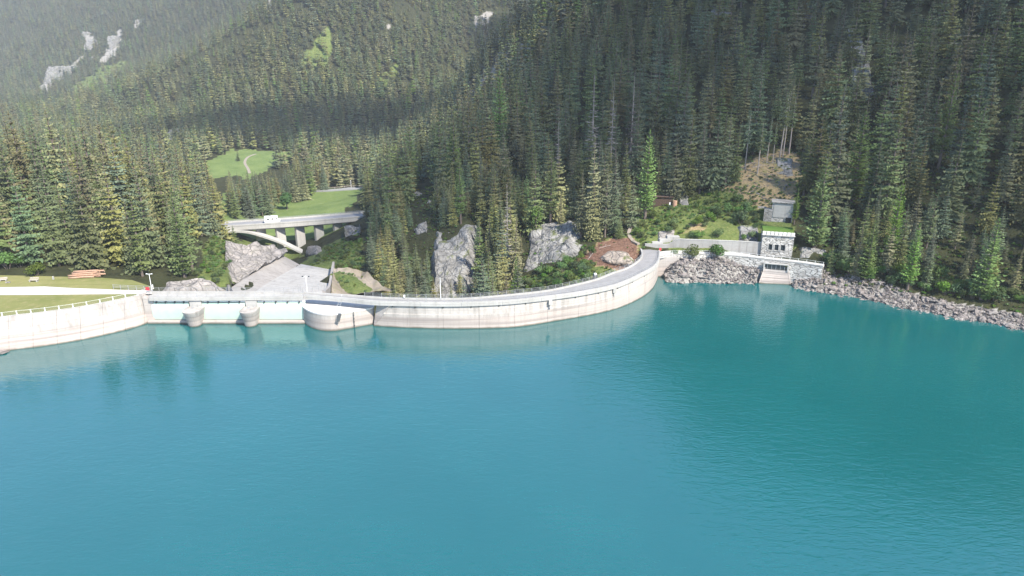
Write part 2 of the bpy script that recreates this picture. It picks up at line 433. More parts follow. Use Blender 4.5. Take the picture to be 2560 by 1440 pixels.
_n = len(TP)
_B = np.zeros((_n + 3, _n + 3)); _B[:_n, :_n] = _A - np.eye(_n) * 1.2
_B[:_n, _n] = 1; _B[:_n, _n + 1] = TP[:, 0] / 1000; _B[:_n, _n + 2] = TP[:, 1] / 1000
_B[_n:, :_n] = _B[:_n, _n:].T
_W = np.linalg.solve(_B, np.r_[TP[:, 2], 0, 0, 0])
def ground0(x, y):
    x = np.atleast_1d(np.asarray(x, float)); y = np.atleast_1d(np.asarray(y, float)); out = np.empty(len(x))
    for i in range(0, len(x), 4000):
        a, b = x[i:i + 4000], y[i:i + 4000]
        D = np.hypot(a[:, None] - TP[None, :, 0], b[:, None] - TP[None, :, 1])
        out[i:i + 4000] = D @ _W[:_n] + _W[_n] + _W[_n + 1] * a / 1000 + _W[_n + 2] * b / 1000
    return out
class VN:                                 # cheap vectorised value noise
    def __init__(s, seed): s.t = np.random.default_rng(seed).random((256, 256))
    def __call__(s, x, y):
        xi = np.floor(x).astype(int); yi = np.floor(y).astype(int); fx = x - xi; fy = y - yi
        fx = fx * fx * (3 - 2 * fx); fy = fy * fy * (3 - 2 * fy)
        g = lambda a, b: s.t[a % 256, b % 256]
        return (g(xi, yi) * (1 - fx) + g(xi + 1, yi) * fx) * (1 - fy) + (g(xi, yi + 1) * (1 - fx) + g(xi + 1, yi + 1) * fx) * fy - .5
VN1, VN2, VN3 = VN(1), VN(2), VN(3)
MEADOWS = [([(486, 416), (520, 400), (550, 386), (575, 378), (605, 373), (640, 374), (680, 376), (726, 378), (722, 392), (712, 405), (690, 420), (660, 428), (640, 445), (480, 445)], 470, 605),
           ([(550, 590), (556, 480), (640, 470), (740, 470), (812, 460), (918, 464), (890, 490), (874, 508), (862, 530), (850, 548), (905, 590), (760, 600), (560, 606)], 318, 440)]
SCREE = [([(100, 218), (150, 180), (205, 138), (207, 146), (160, 190), (106, 232)], 1000, 2600),
         ([(150, 245), (166, 225), (172, 228), (160, 250)], 1000, 2600),
         ([(205, 82), (240, 88), (236, 112), (229, 150), (224, 118), (208, 100)], 1000, 2600),
         ([(252, 152), (280, 110), (299, 68), (307, 76), (297, 118), (264, 158)], 1000, 2600),
         ([(338, 62), (352, 50), (355, 60), (342, 74)], 1000, 2600),
         ([(385, 372), (405, 342), (448, 320), (458, 330), (436, 350), (412, 376)], 550, 800),
         ([(1180, 60), (1212, 25), (1238, 20), (1225, 48), (1195, 75)], 700, 1400),
         ([(962, 52), (982, 48), (980, 64), (960, 68)], 700, 1400),
         ([(668, -10), (688, -10), (682, 18), (672, 20)], 600, 1400)]
GLADE = [([(742, 160), (775, 120), (800, 80), (826, 66), (834, 130), (806, 180), (775, 160)], 700, 1200),
         ([(935, 198), (962, 180), (990, 155), (996, 175), (965, 210)], 700, 1200),
         ([(160, 235), (220, 185), (300, 155), (322, 160), (280, 195), (190, 250)], 1000, 2600)]
DRY = [([(1812, 472), (1850, 410), (1900, 390), (1950, 374), (1998, 378), (2002, 430), (1988, 500), (1962, 515), (1895, 522), (1855, 502)], 210, 266),
       ([(1700, 590), (1760, 575), (1770, 555), (1720, 560)], 200, 225)]
BROWN = [([(1440, 650), (1500, 605), (1540, 590), (1590, 600), (1606, 640), (1570, 675), (1500, 665)], 185, 222)]
OPEN = [([(1570, 600), (1600, 545), (1660, 505), (1760, 480), (1850, 470), (1990, 490), (1990, 630), (1690, 630)], 190, 250),
        ([(1290, 735), (1400, 690), (1470, 640), (1520, 590), (1610, 590), (1610, 700), (1450, 740)], 180, 222),
        ([(500, 660), (520, 590), (560, 590), (690, 640), (640, 690), (560, 725), (480, 725)], 180, 255),
        ([(745, 670), (770, 640), (860, 590), (900, 570), (910, 660), (880, 690), (820, 690)], 235, 300),
        ([(820, 740), (825, 670), (870, 670), (970, 735)], 182, 212),
        ([(555, 600), (700, 598), (770, 640), (710, 655), (600, 625)], 245, 335),
        ([(1255, 745), (1270, 705), (1390, 665), (1480, 625), (1500, 690), (1400, 740)], 180, 222)]
def zone(px, py, d, L):                  # ragged borders: the outline wanders with the noise
    r = np.zeros(np.shape(px), bool)
    wob = 15.0
    jx = px + (VN1(px / 17.0, py / 17.0) + .6 * VN2(px / 7.0, py / 7.0)) * wob
    jy = py + (VN2(px / 17.0 + 40, py / 17.0) + .6 * VN3(px / 7.0, py / 7.0)) * wob * .8
    for poly, a, b in L: r |= inside(jx, jy, poly) & (d > a) & (d < b)
    return r
def ground(x, y):
    x = np.atleast_1d(np.asarray(x, float)); y = np.atleast_1d(np.asarray(y, float))
    z = ground0(x, y)
    z = np.where(z > 380, 380 + 240 * (1 - np.exp(-np.maximum(z - 380, 0) / 240)), np.maximum(z, -42))
    dist = np.hypot(x, y)
    px, py, d = proj(np.stack([x, y, z], 1))
    flat = zone(px, py, d, MEADOWS) | ((x < -78) & (y < 186) & (z > 4))
    a1 = np.clip((dist - 250) / 900, 0, 1) * 26
    a2 = .6 + np.clip((dist - 200) / 500, 0, 1) * 5
    nz = VN1(x / 160 + 31, y / 160 + 17) * a1 + VN2(x / 38 + 9, y / 38 + 3) * a2 + VN3(x / 9, y / 9) * np.clip(.5 + (dist - 180) / 300, .5, 1.8) + VN1(x / 3.1, y / 3.1) * .35
    nz = np.where(flat, nz * .04, nz)
    nz *= np.clip((z + 1.0) / 3.0, .1, 1) * (z > -1) + (z <= -1) * .6
    z = z + nz
    lw = inside(px, py, [(-400, 900), (-400, 684), (0, 687), (100, 689), (250, 693), (335, 699), (390, 715), (395, 760)]) & (d < 183.5) & (x < -78)
    z = np.where(lw, np.minimum(z, 6.3), z)
    z = np.where(inside(px, py, [(572, 606), (640, 618), (706, 640), (640, 690), (578, 738), (572, 735), (574, 660)]) & (d > 180) & (d < 256), z - 3.0, z)
    z = np.where((px > 1890) & (px < 1986) & (d > 188) & (d < 203) & (z < 2.6), z - 2.2, z)
    return np.where((px > 1636) & (px < 1661) & (d > 190) & (d < 206.5) & (z < 5.6), np.minimum(z, -1.0), z)
def G(x, y): return float(ground(x, y)[0])

NU = 520
uu = np.linspace(-1.5, 1.75, NU)
vv = np.concatenate([np.linspace(108, 330, 230), np.linspace(331, 620, 165), np.geomspace(622, 3600, 150)]); NV = len(vv)
UUg, VVg = np.meshgrid(uu, vv)
GX = (UUg * VVg).ravel(); GY = VVg.ravel()
GZ = ground(GX, GY)
PX, PY, PD = proj(np.stack([GX, GY, GZ], 1))
gm = zone(PX, PY, PD, MEADOWS)
gs = zone(PX, PY, PD, SCREE); gg = zone(PX, PY, PD, GLADE); gd = zone(PX, PY, PD, DRY); gb = zone(PX, PY, PD, BROWN); go = zone(PX, PY, PD, OPEN)
gs |= (PX > 1636) & (PX < 2700) & (GZ < np.where(PX < 1990, 5.4, np.where(PX < 2300, 2.4, 1.7))) & (GZ > -1.5) & (PD < 215) & (PD > 150)
colr = np.zeros((len(GX), 4), np.float32)
colr[:, 0] = np.where(gg, .9, np.where(go, .55, 0)); colr[:, 1] = np.where(gs, 1, 0); colr[:, 2] = np.where(gb, 1, np.where(gd, .7, 0)); colr[:, 3] = gm
idx = np.arange(NU * NV).reshape(NV, NU)
Q = np.stack([idx[:-1, :-1], idx[:-1, 1:], idx[1:, 1:], idx[1:, :-1]], -1).reshape(-1, 4)
qm = gm[Q].sum(1) >= 3
def m_ground():
    t = NT('forest floor and slope'); p = t.pos()
    at = t.new('ShaderNodeVertexColor', layer_name='zone'); sp = t.new('ShaderNodeSeparateColor'); t.put(sp.inputs[0], at.outputs[0])
    n = t.noise(p, .25, 6, .65); n2 = t.noise(p, 1.3, 5, .65); n3 = t.noise(p, .05, 4)
    c = t.mix(t.rng(n, .35, .65), (.022, .026, .012), (.045, .05, .022))
    c = t.mix(t.rng(n2, .5, .75, 0, .5), c, (.065, .048, .03))
    gr = t.mix(t.rng(n, .3, .7), (.08, .12, .03), (.15, .18, .055))
    gr = t.mix(t.rng(n2, .55, .72, 0, .7), gr, (.21, .16, .095))
    c = t.mix(t.rng(t.math('ADD', sp.outputs[0], t.rng(n2, 0, 1, -.3, .3)), .25, .6), c, gr)
    dr = t.mix(t.rng(n2, .35, .65), (.24, .175, .095), (.32, .25, .14))
    dr = t.mix(t.rng(n, .5, .65, 0, .8), dr, (.12, .15, .04))
    dr = t.mix(t.rng(sp.outputs[2], .78, .95), dr, t.mix(t.rng(n2, .35, .65), (.125, .075, .052), (.235, .145, .105)))
    c = t.mix(t.rng(t.math('ADD', sp.outputs[2], t.rng(n2, 0, 1, -.25, .25)), .3, .6), c, dr)
    rk = t.mix(t.rng(n2, .35, .65), (.20, .19, .172), (.34, .32, .295))
    c = t.mix(t.rng(t.math('ADD', sp.outputs[1], t.rng(n, 0, 1, -.5, .5)), .3, .7), c, rk)
    ge = t.new('ShaderNodeNewGeometry'); sn = t.new('ShaderNodeSeparateXYZ'); t.put(sn.inputs[0], ge.outputs['Normal'])
    c = t.mix(t.rng(t.math('ADD', sn.outputs[2], t.rng(n, 0, 1, -.12, .12)), .66, .55), c, t.mix(t.rng(n2, .3, .7), (.15, .145, .14), (.33, .32, .30)))
    md = t.mix(t.rng(t.noise(p, .08, 5), .35, .65), (.10, .15, .045), (.15, .20, .065))
    md = t.mix(t.rng(t.noise(p, .5, 6), .5, .72, 0, .6), md, (.19, .225, .085))
    c = t.mix(t.rng(t.math('ADD', at.outputs[1], t.rng(t.noise(p, .35, 4), 0, 1, -.3, .3)), .35, .6), c, md)
    t.bump(t.math('ADD', n2, n), .8, .5)
    return t.done(c, .95, .15)
def m_meadow(name, a, b, c3):
    t = NT(name); p = t.pos()
    n = t.noise(p, .08, 5, .6); n2 = t.noise(p, .6, 6, .65); n3 = t.noise(t.mapping(p, (.3, 2.5, 1), (0, 0, .5)), .35, 4)
    c = t.mix(t.rng(n, .35, .65), a, b)
    c = t.mix(t.rng(n2, .5, .72, 0, .6), c, c3)
    c = t.mix(t.rng(n3, .55, .7, 0, .35), c, tuple(x * .75 for x in a))
    t.bump(n2, .4, .15)
    return t.done(c, .95, .15)
MAT['ground'] = m_ground()
MAT['meadow'] = m_meadow('meadow grass', (.105, .19, .045), (.14, .235, .06), (.19, .235, .08))
MAT['mound'] = m_meadow('mound turf', (.20, .165, .125), (.28, .24, .20), (.10, .125, .04))
MAT['lawn'] = m_meadow('dry lawn grass', (.15, .165, .055), (.22, .215, .085), (.29, .24, .13))
MAT['roofgrass'] = m_meadow('roof grass', (.06, .125, .022), (.09, .16, .03), (.12, .15, .05))
def sub_terrain(name, qs, m):
    used = np.unique(qs); re = -np.ones(NU * NV, int); re[used] = np.arange(len(used))
    V = np.stack([GX, GY, GZ], 1)[used]
    me = bpy.data.meshes.new(name)
    me.vertices.add(len(used)); me.vertices.foreach_set('co', V.astype(np.float32).ravel())
    me.loops.add(len(qs) * 4); me.loops.foreach_set('vertex_index', re[qs].ravel().astype(np.int32))
    me.polygons.add(len(qs)); me.polygons.foreach_set('loop_start', np.arange(0, len(qs) * 4, 4, dtype=np.int32))
    me.polygons.foreach_set('use_smooth', np.ones(len(qs), bool))
    me.update(calc_edges=True)
    a = me.color_attributes.new('zone', 'FLOAT_COLOR', 'POINT'); a.data.foreach_set('color', colr[used].ravel())
    me.materials.append(m)
    return tag(obj(name, me), kind='structure')
sub_terrain('hillside', Q[~qm], MAT['ground'])
sub_terrain('meadow', Q[qm], MAT['ground'])
# ------------------------------------------------------------------ water
def m_water():
    t = NT('turquoise lake water'); p = t.pos()
    w1 = t.noise(t.mapping(p, (.42, .95, 1), (0, 0, R(24))), 1.0, 3, .55, .6)
    w2 = t.noise(t.mapping(p, (1.25, 2.4, 1), (0, 0, R(-18))), 1.0, 3, .6, .4)
    w3 = t.noise(p, .035, 4, .6)
    amp = t.rng(w3, .36, .64, .6, 1.0)
    h = t.math('MULTIPLY', t.math('ADD', w1, t.math('MULTIPLY', w2, .45)), amp)
    c = t.mix(t.rng(w3, .35, .65), (.002, .088, .092), (.003, .098, .102))
    t.bump(h, 1.0, .07)
    t.b.inputs['IOR'].default_value = 1.75
    return t.done(c, .05, 1.0)
MAT['water'] = m_water()
quay_base = catmull([UZ(*q, 0) for q in [(-320, 955), (-150, 912), (0, 880), (100, 867), (200, 851), (300, 829), (350, 815), (378, 804), (384, 797)]], 6)
face_base = catmull([UZ(*q, 0) for q in [(934, 815), (1000, 819), (1085, 821.5), (1170, 822), (1290, 818), (1387, 803), (1480, 787), (1547, 770), (1600, 746), (1628, 725), (1640, 706), (1645, 690), (1646, 672)]], 6)
wpoly = [Vector((-330, -160, 0)), Vector((430, -160, 0)), Vector((430, 100, 0))]
wpoly += [UZ(a, b, 0) + Vector((4, 9, 0)) for a, b in reversed(SHORE)]
wpoly += [p + Vector((-.4, .8, 0)) for p in reversed(face_base)]
wpoly += [UZ(934, 808, 0), UZ(760, 800, 0), UZ(384, 800, 0)] + [p + Vector((0, .6, 0)) for p in reversed(quay_base)] + [Vector((-330, 100, 0))]
bm = bmesh.new()
bm.faces.new([bm.verts.new(p) for p in wpoly]); bmesh.ops.triangulate(bm, faces=bm.faces[:])
bmesh.ops.recalc_face_normals(bm, faces=bm.faces[:])
if sum(f.normal.z * f.calc_area() for f in bm.faces) < 0: bmesh.ops.reverse_faces(bm, faces=bm.faces[:])
wme = bpy.data.meshes.new('lake'); bm.to_mesh(wme); bm.free(); wme.materials.append(MAT['water'])
tag(obj('lake', wme), kind='structure')

# ------------------------------------------------------------------ left bank: lawn, gravel road, quay wall
LZ = 6.95
def sheet(name, pts, m, th=.0, kind='structure'):
    bm = bmesh.new(); f = bm.faces.new([bm.verts.new(p) for p in pts])
    bmesh.ops.triangulate(bm, faces=[f]); bmesh.ops.recalc_face_normals(bm, faces=bm.faces[:])
    if sum(f.normal.z * f.calc_area() for f in bm.faces) < 0: bmesh.ops.reverse_faces(bm, faces=bm.faces[:])
    me = bpy.data.meshes.new(name); bm.to_mesh(me); bm.free(); me.materials.append(m)
    return tag(obj(name, me), kind=kind)
qtop = []
for a, b, c in [(-320, 955, 858), (-150, 912, 820), (0, 880, 791), (100, 867, 779), (200, 851, 766), (300, 829, 750), (350, 815, 741.5), (378, 804, 738), (384, 797, 735)]:
    d = CAMH / (SP - (720 - b) / F * CP)
    q = U(a, c, d + .1); qtop.append(Vector((q.x, q.y, LZ + .12)))
quay_top = catmull(qtop, 6)
lawn_front = [p + Vector((0, .45, 0)) for p in setz(quay_top, LZ)]
lawn_back = [UZ(a, b, LZ) for a, b in [(384, 724), (372, 714), (330, 700), (250, 694), (100, 690), (0, 688), (-150, 690), (-320, 690)]]
sheet('lawn', lawn_front + lawn_back, MAT['lawn'])
road_pts = [UZ(a, b, LZ + .012) for a, b in [(-320, 733), (-100, 735), (0, 737.5), (120, 737), (250, 735.5), (330, 735), (380, 734.5), (380, 726), (350, 725), (300, 724.5), (240, 722), (180, 720), (110, 716), (60, 717), (0, 718), (-100, 716), (-320, 712)]]
sheet('gravel_road', road_pts, MAT['gravel'])
quay = thing('quay_wall', 'pale streaked concrete bank wall curving below the lawn to the gates', 'wall', quay_base[20])
def place(o, root):                     # children built in world coordinates keep their place under the root
    o.parent = root; o.location = Vector(o.location) - Vector(root.location)
    return o
NQ = 72
qb, qt = resample(quay_base, NQ), resample(quay_top, NQ)
qrings = [[Vector((p.x, p.y, -7)) for p in qb], qb, [a.lerp(b, .30) + Vector((0, -.03, 0)) for a, b in zip(qb, qt)], [a.lerp(b, .31) + Vector((0, .05, 0)) for a, b in zip(qb, qt)], qt, offs(qt, .5), [Vector((p.x, p.y, -7)) for p in offs(qt, 1.5)]]
step = 6
for k in range(0, NQ - 1, step):
    e = min(k + step, NQ - 1)
    seg = []
    for L in qrings:
        s = [p.copy() for p in L[k:e + 1]]
        if e < NQ - 1: s[-1] = s[-1] + (s[-2] - s[-1]).normalized() * .06
        seg.append(s)
    place(MB().loft(seg).build('wall_block', MAT['quay']), quay)

# ------------------------------------------------------------------ railing helper
POSTM = {}
def post_mesh(w, h, m):
    k = (w, h, m)
    if k not in POSTM:
        b = MB().box((0, 0, h / 2), (w, w, h), 0, w * .15); b.box((0, 0, .02), (w * 2.2, w * 2.2, .04))
        POSTM[k] = b.mesh('post', MAT[m])
    return POSTM[k]
def railing(name, label, path, spacing, h, rails, m='steel', pw=.08, rw=.05, group=None, meshy=False, cat='railing'):
    P = resample(path, step=spacing)
    root = thing(name, label, cat, P[len(P) // 2], 0, group)
    for p in P:
        obj('post', post_mesh(pw, h, m), root, p - root.location)
    for rz in rails:
        MB().rail([p + Vector((0, 0, rz)) - root.location for p in P], rw, rw).build('rail', MAT[m], root)
    if meshy:                            # thin infill wires
        b = MB()
        for rz in np.arange(.12, h - .05, .11): b.rail([p + Vector((0, 0, rz)) - root.location for p in P], .008, .008)
        o = b.build('wire_infill', MAT['steel'], root); o['kind'] = 'stuff'
    return root
railing('bank_railing', 'pale post railing with wire infill along the lawn edge wall', [p + Vector((0, .25, 0)) for p in quay_top], 2.65, 1.05, (1.0, .12), 'white', .15, .035, meshy=True)
railing('road_railing', 'grey steel three rail railing beside the gravel road behind the red sign', [UZ(a, b, LZ) for a, b in [(284, 722), (310, 724), (345, 725), (381, 726.5)]], 2.0, 1.15, (1.1, .75, .4), 'steel', .10, .06)

# ------------------------------------------------------------------ arch dam
ZB, ZT = 5.75, 6.6
outer_px = [(762, 748), (850, 755), (932, 763), (1000, 765), (1090, 766.5), (1180, 765.5), (1280, 760.5), (1375, 750), (1460, 738), (1535, 722), (1577, 706), (1607, 691), (1628, 680), (1642, 669), (1648, 657), (1650, 645), (1650, 634)]
inner_px = [(762, 731), (850, 736.5), (932, 742), (1000, 745.5), (1090, 747), (1180, 744.5), (1280, 736), (1367, 726), (1430, 713), (1490, 698), (1528, 683), (1560, 672.5), (1582, 661), (1598, 648.5), (1603, 638), (1602, 627), (1597, 619)]
NA = 145
outer = resample(catmull([UZ(*q, ZB) for q in outer_px], 8), NA)
inner = resample(catmull([UZ(*q, ZT + .15) for q in inner_px], 8), NA)
outer = setz(outer, 0); inner = setz(inner, 0)
dam = thing('arch_dam', 'curved pale concrete arch dam with a road along its crest', 'dam', (outer[70].x, outer[70].y, 0))
# crest slab in blocks (joint every ~10 m), kerbs on both edges, asphalt between
def blend(f, z): return [Vector((a.x + (b.x - a.x) * f, a.y + (b.y - a.y) * f, z)) for a, b in zip(outer, inner)]
def inset_outer(d, z): return setz(offs(outer, d), z)
def inset_inner(d, z): return setz(offs(inner, -d), z)
cr = [inset_outer(-.02, ZB), inset_outer(-.02, ZT - .12), inset_outer(.0, ZT), inset_inner(0, ZT), inset_inner(0, ZB - .2)]
bs = 12
for k in range(0, NA - 1, bs):
    e = min(k + bs, NA - 1); seg = []
    for L in cr:
        s = [p.copy() for p in L[k:e + 1]]
        if e < NA - 1: s[-1] = s[-1] + (s[-2] - s[-1]).normalized() * .05
        seg.append(s)
    place(MB().loft(seg).build('crest_slab', MAT['crest']), dam)
place(MB().loft([inset_outer(.05, ZT + .003), inset_outer(.05, ZT + .22), inset_outer(.50, ZT + .22), inset_outer(.53, ZT + .003)]).build('kerb', MAT['crest']), dam)
place(MB().loft([inset_inner(.50, ZT + .003), inset_inner(.48, ZT + .34), inset_inner(.02, ZT + .34), inset_inner(.02, ZT + .003)]).build('kerb', MAT['crest']), dam)
place(MB().loft([inset_outer(.56, ZT + .006), inset_inner(.53, ZT + .006)], closed=False).build('crest_road', MAT['asphalt']), dam)
# upstream wall
NW = 109
fb = resample(face_base, NW)
wt_px = resample([o for o in outer[27:]], 400)
def near_out(p):
    q = min(wt_px, key=lambda o: (o.x - p.x) ** 2 + (o.y - p.y) ** 2); return q
ft = []
for i, p in enumerate(fb):
    q = near_out(p); v = Vector((q.x - p.x, q.y - p.y, 0))
    ft.append(Vector((p.x + v.x, p.y + v.y, ZB)))
ft = [sum((ft[min(max(i + k, 0), NW - 1)] for k in range(-3, 4)), Vector()) / 7 for i in range(NW)]
ft = [p + (Vector((0, 0, 0))) for p in offs(ft, .42)]
mid = [a.lerp(b, .62) for a, b in zip(fb, ft)]
lip = offs(mid, -.10)
back = resample([p for p in inner[24:]], NW)
wr = [[Vector((p.x, p.y, -8)) for p in fb], fb, [Vector((p.x, p.y, 3.5)) for p in lip], [Vector((p.x, p.y, 3.72)) for p in mid], setz(ft, ZB - .004), setz(offs(back, -.5), ZB - .204), setz(offs(back, -.2), -15)]
bw = 9
for k in range(0, NW - 1, bw):
    e = min(k + bw, NW - 1); seg = []
    for L in wr:
        s = [p.copy() for p in L[k:e + 1]]
        if e < NW - 1: s[-1] = s[-1] + (s[-2] - s[-1]).normalized() * .045
        seg.append(s)
    place(MB().loft(seg).build('wall_block', MAT['dam']), dam)
# outlets / recess brackets on the face
for px_, py_ in [(1376, 752), (1536, 722)]:
    q = UZ(px_, py_ + 4, ZB - .6)
    place(MB().box(q + Vector((0, -.1, 0)), (.9, .7, 1.1), .2, .05).box(q + Vector((0, -.15, -.9)), (.5, .5, .8), .2, .05, .6).build('outlet_bracket', MAT['crest']), dam)
for i in range(4, NW - 4, 7):
    q = ft[i]; place(MB().box((q.x, q.y - .12, ZB - .35), (.35, .2, .18)).build('drain_spout', MAT['dark']), dam)
rail_in = setz(offs(inner, -.25), ZT + .34)
railing('dam_railing', 'white post and three rail railing on the downstream kerb of the dam', rail_in[20:137], 2.15, 1.0, (.95, .62, .3), 'steel', .09, .045, 'railings of the dam crest')
rail_out = setz(offs(outer, .27), ZT + .22)
railing('dam_railing', 'thin grey railing on the lake side kerb of the curved dam', rail_out[27:141], 2.15, 1.0, (.97, .5), 'steel', .07, .035, 'railings of the dam crest')

# ------------------------------------------------------------------ gate bridge, piers, gates
weir = thing('spillway_weir', 'concrete gate bridge on two rounded piers left of the round tower', 'weir', UZ(560, 810, 0))
def PL(pts, z): return [UZ(a, b, z) for a, b in pts]
dk_f = resample(PL([(372, 752), (560, 751.5), (700, 750.5), (758, 750)], ZB + .2), 20)
dk_b = resample(PL([(376, 729.5), (560, 729.5), (700, 729.8), (758, 731)], ZT + .25), 20)
DZ = ZT + .1
sp_ = [setz(dk_f, ZB + .2), setz(dk_f, DZ - .1), setz(dk_b, DZ - .1), setz(dk_b, ZB)]
place(MB().loft(sp_).build('deck', MAT['crest']), weir)
dki = lambda o, z, side: setz(offs(dk_f if side else dk_b, o), z)
place(MB().loft([dki(.03, DZ - .097, 1), dki(.03, DZ + .12, 1), dki(.5, DZ + .12, 1), dki(.5, DZ - .097, 1)]).build('kerb', MAT['crest']), weir)
place(MB().loft([dki(-.6, DZ - .097, 0), dki(-.6, DZ + .34, 0), dki(-.03, DZ + .34, 0), dki(-.03, DZ - .097, 0)]).build('kerb', MAT['crest']), weir)
place(MB().loft([dki(.53, DZ - .09, 1), dki(-.63, DZ - .09, 0)], closed=False).build('deck_road', MAT['crest']), weir)
gy = UZ(560, 806, .35).y + 1.0           # plane of the gates
def gx(px, z): return UD(px, 1, 0).x * 0 + (px - 1280) / F * ((gy * CP) - (z - CAMH) * SP)
for side in (0, 1):
    pass
# sill
place(MB().box(((gx(375, .5) + gx(765, .5)) / 2, gy + .9, -2.6), (gx(765, .5) - gx(375, .5), 4.0, 6.7), 0, .12).build('sill', MAT['dam']), weir)
# piers: rounded nose leaning out towards the top
for pl, pr, bl, br in [(471, 515, 481, 512), (611, 653, 620, 650)]:
    rings = []
    for z, f in [(-7, 0), (0, 0), (1.5, .25), (2.6, .55), (3.8, .9), (4.25, 1.0)]:
        cb = (gx(bl, 0) + gx(br, 0)) / 2; rb = (gx(br, 0) - gx(bl, 0)) / 2 * .97
        ct = (gx(pl, 4) + gx(pr, 4)) / 2; rt = (gx(pr, 4) - gx(pl, 4)) / 2 * .97
        cx = cb + (ct - cb) * f; r = rb + (rt - rb) * f
        yn = gy - 1.9 - f * 1.3
        ring = [Vector((cx - r, gy + 1.5, z))]
        for k in range(13):
            a = math.pi + math.pi * k / 12
            ring.append(Vector((cx + r * math.cos(a), yn + r * .95 * math.sin(a), z)))
        ring.append(Vector((cx + r, gy + 1.5, z)))
        rings.append(ring)
    m = len(rings[0]); b = MB(); V = [p for r_ in rings for p in r_]
    Fc = [(i * m + j, i * m + (j + 1) % m, (i + 1) * m + (j + 1) % m, (i + 1) * m + j) for i in range(len(rings) - 1) for j in range(m)]
    Fc += [tuple(range(m))[::-1], tuple((len(rings) - 1) * m + j for j in range(m))]
    b.add(V, Fc)
    o = place(b.build('pier', MAT['dam']), weir)
    cx = ct
    # pier head under the deck
    MB().box((cx, gy + 1.0, (4.25 + ZB) / 2), (rt * 1.35, 3.4, ZB - 4.25 + .1), 0, .05).build('bearing_block', MAT['crest'], o)
    MB().box((cx - .5, gy - 1.2, 4.27), (.7, 1.5, .05)).tube((cx + .6, gy - 1.0, 4.25), (cx + .6, gy - 1.0, 4.9), .05).build('hatch', MAT['steel'], o)
for name, a, b_, lab in [('g', 386, 472, 'pale green steel sluice gate farthest from the round tower'), ('g', 512, 612, 'pale green steel sluice gate between the two piers'), ('g', 650, 762, 'pale green steel sluice gate next to the round tower')]:
    x0, x1 = gx(a, 3) - .35, gx(b_, 3) + .35
    gt = thing('sluice_gate', lab, 'gate', ((x0 + x1) / 2, gy, .8), 0, 'sluice gates of the weir')
    w = x1 - x0
    n = 9; zs = np.linspace(0, 1, n)
    prof = [Vector((0, -.05 - .38 * (1 - (1.55 * z - .8) ** 2), z * 4.35)) for z in zs]
    L = [[Vector((-w / 2, p.y, p.z)), Vector((w / 2, p.y, p.z))] for p in prof]
    bkk = [[Vector((-w / 2, .12, p.z)), Vector((w / 2, .12, p.z))] for p in reversed(prof)]
    MB().loft(L + bkk).build('skin_plate', MAT['gate'], gt, smooth=False)
    MB().box((0, -.12, -.03), (w, .3, .09)).build('bottom_seal', MAT['dark'], gt)
    for k in range(4):
        xx = (-.5 + (k + .6) / 4.1) * w
        MB().box((xx, -.25, 4.5), (.3, .4, .35), 0, .03).box((xx, -.45, 4.38), (.14, .14, .3)).build('clip', MAT['dark'], gt)
    MB().box((0, .02, 4.62), (w, .16, .30), 0, .02).build('top_beam', MAT['white'], gt)
# abutment wing between quay wall and the first gate
place(MB().loft([[Vector((gx(376, 0) - .6, gy - .5, -6)), Vector((gx(376, 0) - .6, gy - .5, 6.6))], [Vector((gx(385, 0), gy - .25, -6)), Vector((gx(386, 5), gy - .25, 6.05 - .4))], [Vector((gx(388, 0), gy + 2, -6)), Vector((gx(388, 5), gy + 2, 6.05 - .4))], [Vector((gx(376, 0) - .8, gy + 2, -6)), Vector((gx(376, 0) - .8, gy + 2, 6.6))]]).build('abutment', MAT['quay']), weir)
railing('weir_railing', 'thin white lake side railing of the gate bridge over the sluice gates', setz(offs(dk_f, .25), DZ + .12), 2.3, 1.0, (.97, .5), 'steel', .06, .03, 'railings of the dam crest')
railing('weir_railing', 'pale downstream railing of the gate bridge in front of the spillway chute', setz(offs(dk_b, -.3), DZ + .34), 2.3, 1.05, (1.0, .68, .35), 'steel', .07, .04, 'railings of the dam crest')

# ------------------------------------------------------------------ round intake tower
TZ = 4.3
tw_t = [UZ(a, b, TZ) for a, b in [(790, 749), (766, 750.5), (757, 754), (754.5, 760), (757, 766), (764, 772), (776, 778), (792, 782.5), (812, 785), (835, 784.6), (862, 780.5), (900, 774), (931, 768), (934, 758), (932, 752)]]
ctr = sum(tw_t, Vector()) / len(tw_t)
tower = thing('intake_tower', 'rounded concrete intake tower with a white flat top against the dam', 'tower', (ctr.x, ctr.y, 0))
tcv = catmull(tw_t, 5)
rings = [setz(tcv, z) for z in (-8, .0, 1.4, 1.45, TZ - .30)]
rings[1] = [p + Vector((0, -.0, 0)) for p in rings[1]]
b = MB(); m = len(tcv); V = [p for r_ in rings for p in r_]
Fc = [(i * m + j, i * m + (j + 1) % m, (i + 1) * m + (j + 1) % m, (i + 1) * m + j) for i in range(len(rings) - 1) for j in range(m)] + [tuple((len(rings) - 1) * m + j for j in range(m))]
place(b.add(V, Fc).build('tower_wall', MAT['dam']), tower)
cap_b = [ctr + (p - ctr) * 1.012 for p in tcv]
b = MB(); V = setz(cap_b, TZ - .297) + setz(cap_b, TZ)
Fc = [(j, (j + 1) % m, m + (j + 1) % m, m + j) for j in range(m)] + [tuple(range(m - 1, -1, -1)), tuple(m + j for j in range(m))]
place(b.add(V, Fc).build('top_slab', MAT['tower_top']), tower)
lp0 = UZ(846, 766, TZ); lp1 = UZ(852, 752, ZT - .2)
lad = thing('access_ladder', 'short white ladder leaning from the tower top to the dam crest', 'ladder', lp0)
lv = Vector((lp1.x - lp0.x, 1.0, ZT + .3 - TZ))
for s in (-.35, .35): MB().tube((s, 0, 0), Vector((s, 0, 0)) + lv, .05).build('stile', MAT['white'], lad)
